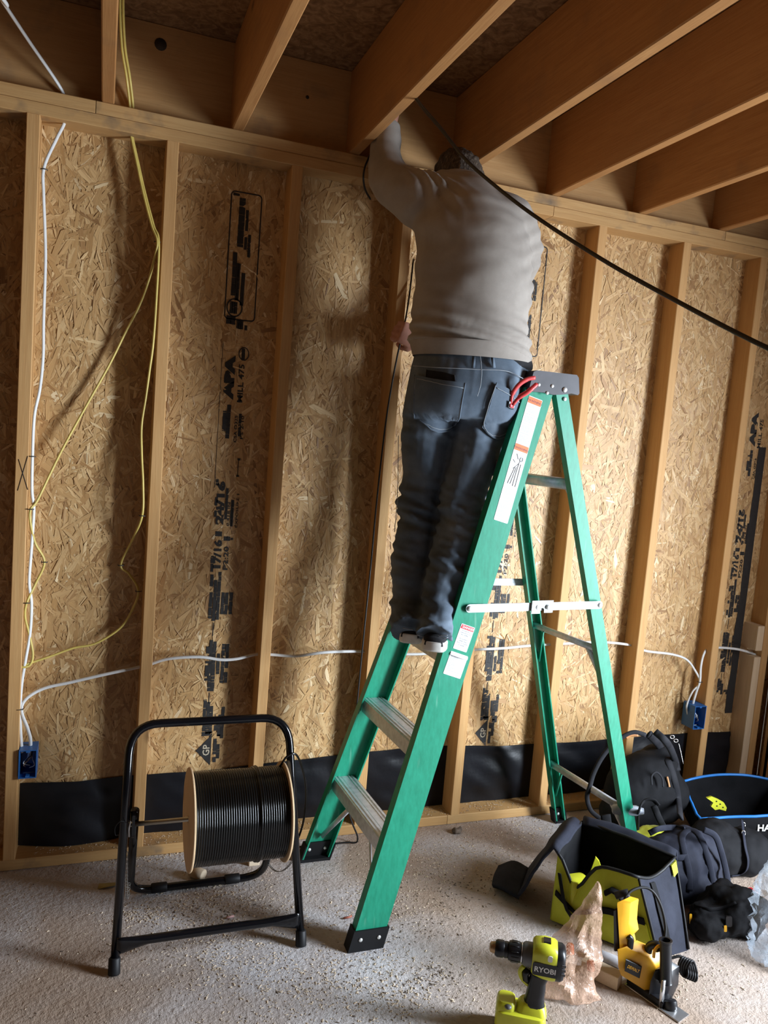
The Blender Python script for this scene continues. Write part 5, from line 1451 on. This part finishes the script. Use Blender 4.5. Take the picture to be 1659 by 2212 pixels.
# --- backpack leaning on the wall behind the rear ladder leg
BK = blob('backpack', M_blackcloth, 'black backpack with padded straps leaning by the wall', 'backpack', [((2.42, -.17, .16), .15, (1.15, .75, 1.05), None), ((2.50, -.15, .24), .10, (1, .8, 1.0), None), ((2.36, -.19, .08), .13, (1.1, .8, .6), None), ((2.54, -.18, .12), .10, (.9, .8, 1.1), None)], .009, .012, 8, 2)
bb = BVHTree.FromPolygons([v.co.copy() for v in BK.data.vertices], [tuple(p.vertices) for p in BK.data.polygons])
def pad(pts, w, t, mat, name, off=.012, default=2.95):
    P = [onto(bb, a, b, off, default) for a, b in pts]
    mb = MB(); mb.tube(spline(P, 6), w, 10, flat=(t / w, 1), up=-_f); return mb.build(name, mat, BK)
M_strap = cloth('charcoal_webbing', (0.014, 0.014, 0.017), (0.026, 0.026, 0.031), .75, 500, .0)
pad([(1402, 1586), (1425, 1612), (1445, 1650), (1458, 1690), (1466, 1730), (1470, 1765)], .016, .007, M_strap, 'shoulder_strap')
pad([(1415, 1580), (1442, 1606), (1458, 1640), (1465, 1665)], .014, .007, M_strap, 'shoulder_strap', .004)
pad([(1395, 1588), (1370, 1582), (1345, 1592), (1320, 1612), (1298, 1640), (1282, 1672), (1274, 1700), (1268, 1722), (1276, 1750), (1296, 1768)], .009, .005, M_strap, 'hip_strap', .02)
pad([(1352, 1594), (1362, 1588), (1378, 1588)], .006, .004, plain('tan_trim', (0.40, 0.17, 0.06), .6), 'trim', .026)
pad([(1441, 1678), (1444, 1690), (1446, 1700)], .004, .003, plain('tan_trim2', (0.50, 0.24, 0.10), .6), 'trim', .012)
pad([(1408, 1696), (1408, 1676), (1418, 1668), (1430, 1680), (1433, 1700)], .004, .0025, M_strap, 'loop', .03)
for a, b in ((1452, 1592), (1460, 1600)):
    mb = MB(); c = onto(bb, a, b, .02, 2.98); mb.tube([c + _r * (.008 * math.cos(q * math.pi / 5)) + _u * (.006 * math.sin(q * math.pi / 5)) for q in range(11)], .0018, 6); mb.build('clip', M_chrome, BK)
pad([(1466, 1606), (1470, 1622), (1476, 1650)], .0012, .0012, M_chrome, 'cord', .01)
# --- second lime bag with black handles, half hidden by the ladder leg
SB = blob('small_tool_bag', M_limecloth, 'lime bag with black handles half hidden behind the rear ladder leg', 'bag', [((2.315, -.375, .055), .075, (1.2, .9, .75), None), ((2.25, -.36, .05), .065, (1.1, .9, .75), None)], .007, .010, 12, 4)
bs = BVHTree.FromPolygons([v.co.copy() for v in SB.data.vertices], [tuple(p.vertices) for p in SB.data.polygons])
for pts, w in (([(1308, 1760), (1312, 1790), (1316, 1822)], .018), ([(1374, 1830), (1378, 1790), (1380, 1752), (1392, 1730), (1410, 1728), (1422, 1740)], .010), ([(1412, 1740), (1424, 1768), (1436, 1790), (1448, 1805)], .012)):
    P = [onto(bs, a, b, .014, 2.78) for a, b in pts]; strap(P, w, M_blackcloth, SB, 'handle', .004, up=-_f)
mb = MB(); ca = at(1322, 1748, 2.82); cb = at(1396, 1756, 2.80); mb.lathe([(.010, 0), (.016, .003), (.018, .02), (.018, .085), (.014, .095), (.010, .11)], frame(ca, _u, z=cb - ca), 18)
tag(mb.build('grey_bottle', plain('pale_grey_plastic', (0.34, 0.37, 0.42), .4)), 'pale grey bottle resting on the lime bag behind the ladder leg', 'bottle')
# ================================================================ bits on the floor
rg = random.Random(21)
M_chip = plain('wood_chip', (0.55, 0.44, 0.32), .7, 0, .35, 40)
M_chipdark = plain('dark_crumb', (0.12, 0.085, 0.06), .8, 0, .4, 40)
def chips(name, mat, spots, label):
    V = []; F = []
    for (x, y, s) in spots:
        a = rg.uniform(0, 6.28); L = s * rg.uniform(.6, 1.6); W = s * rg.uniform(.25, .6); h = s * rg.uniform(.15, .5)
        ca, sa = math.cos(a), math.sin(a); b = len(V)
        for p, q, z in ((-L, -W, .0004), (L, -W, h * rg.random() + .0006), (L * .8, W, h), (-L * .7, W, .0008), (0, 0, h + .001)):
            V.append((x + p * ca - q * sa, y + p * sa + q * ca, z))
        F += [(b, b + 1, b + 4), (b + 1, b + 2, b + 4), (b + 2, b + 3, b + 4), (b + 3, b, b + 4)]
    mb = MB(); mb.add(V, F); return tag(mb.build(name, mat), label, kind='stuff')
sp = []
def cluster(cx, cy, rx, ry, n, s0, s1):
    for _ in range(n): sp.append((rg.gauss(cx, rx), min(-.003, rg.gauss(cy, ry)), rg.uniform(s0, s1)))
for _ in range(2600): sp.append((rg.uniform(-.2, 3.1), -abs(rg.gauss(0, .85)) - .003, rg.uniform(.001, .0034)))
for (px, py, rx, n) in ((430, 1955, .12, 500), (520, 1990, .16, 500), (470, 2080, .10, 300), (760, 2110, .14, 350), (640, 2130, .12, 220), (880, 2150, .10, 300), (930, 1870, .16, 500), (830, 1960, .10, 300), (320, 1850, .07, 260), (300, 1975, .05, 160), (1010, 1860, .12, 300), (1120, 1790, .10, 200), (700, 2190, .2, 300), (1500, 2120, .1, 160)):
    c = atZ(px, py); cluster(c.x, c.y, rx, rx * .6, n, .0012, .0048)
chips('wood_chips', M_chip, sp, 'pale wood shavings scattered over the concrete')
sp = []
for _ in range(900): sp.append((rg.uniform(-.2, 3.1), -abs(rg.gauss(.3, .75)) - .003, rg.uniform(.0012, .0036)))
for (px, py, rx, n) in ((930, 2110, .05, 130), (780, 2130, .12, 160), (1000, 1920, .14, 160), (880, 1990, .1, 120), (450, 1970, .1, 160)):
    c = atZ(px, py); cluster(c.x, c.y, rx, rx * .6, n, .0012, .0045)
chips('dirt_crumbs', M_chipdark, sp, 'dark dirt crumbs scattered over the concrete')
sp = []
for _ in range(1400):
    x = rg.uniform(.1, 3.05); sp.append((x, rg.uniform(.004, .08), rg.uniform(.001, .0035)))
o = chips('plate_dust', M_chip, sp, 'sawdust lying on the bottom plate'); 
for v in o.data.vertices: v.co.z += .0385
# larger scraps
mb = MB(); ca = Vector((.600, -.150, .019)); cb = Vector((.636, -.185, .019)); mb.lathe([(.016, 0), (.0185, .002), (.0185, .052), (.016, .054)], frame(ca, (0, 0, 1), z=cb - ca), 18)
tag(mb.build('dowel_stub', M_offcut), 'short round wood stub on the floor under the spool', 'wood scrap')
mb = MB(); mb.box((.80, -.135, .0005), (.838, -.09, .062), .002, axis=2); tag(mb.build('wood_scrap', M_offcut), 'small upright wood scrap behind the spool', 'wood scrap')
c = atZ(985, 1800)
blob('dirt_clod', M_chipdark, 'dark clod of debris on the floor in front of the bottom plate', 'debris', [((c.x, c.y, .010), .014, (1.5, 1, .8), None), ((c.x + .02, c.y + .004, .014), .009, (1, 1, 1.2), None)], .0035, .006, 60, 1, smooth=1, cut=.0005)
c = atZ(232, 1915); mb = MB(); mb.add([c + Vector(v) for v in ((-.03, -.01, .001), (0, -.016, .008), (.03, -.004, .003), (.034, .008, .006), (0, .014, .004), (-.026, .008, .009))], [(0, 1, 4, 5), (1, 2, 3, 4)], True)
tag(mb.build('dry_leaf', plain('dry_leaf', (0.33, 0.26, 0.09), .8)), 'dry yellowish leaf on the floor left of the stand', 'leaf')
c = atZ(1178 / 2.37 , 1520 + 1100 / 2.37); mb = MB(); mb.tube([c + Vector((-.012, 0, .004)), c + Vector((.012, .004, .004))], .0035, 8); tag(mb.build('pink_scrap', plain('pink_plastic', (0.62, 0.36, 0.34), .5)), 'tiny pinkish plastic scrap under the spool stand', 'scrap')
c = atZ(750, 1985); mb = MB(); mb.tube([c + Vector((-.012, 0, .004)), c + Vector((.008, .002, .004)), c + Vector((.016, .006, .004))], .0032, 8); tag(mb.build('red_scrap', plain('rust_plastic', (0.35, 0.10, 0.06), .5)), 'tiny reddish scrap beside the near ladder foot', 'scrap')
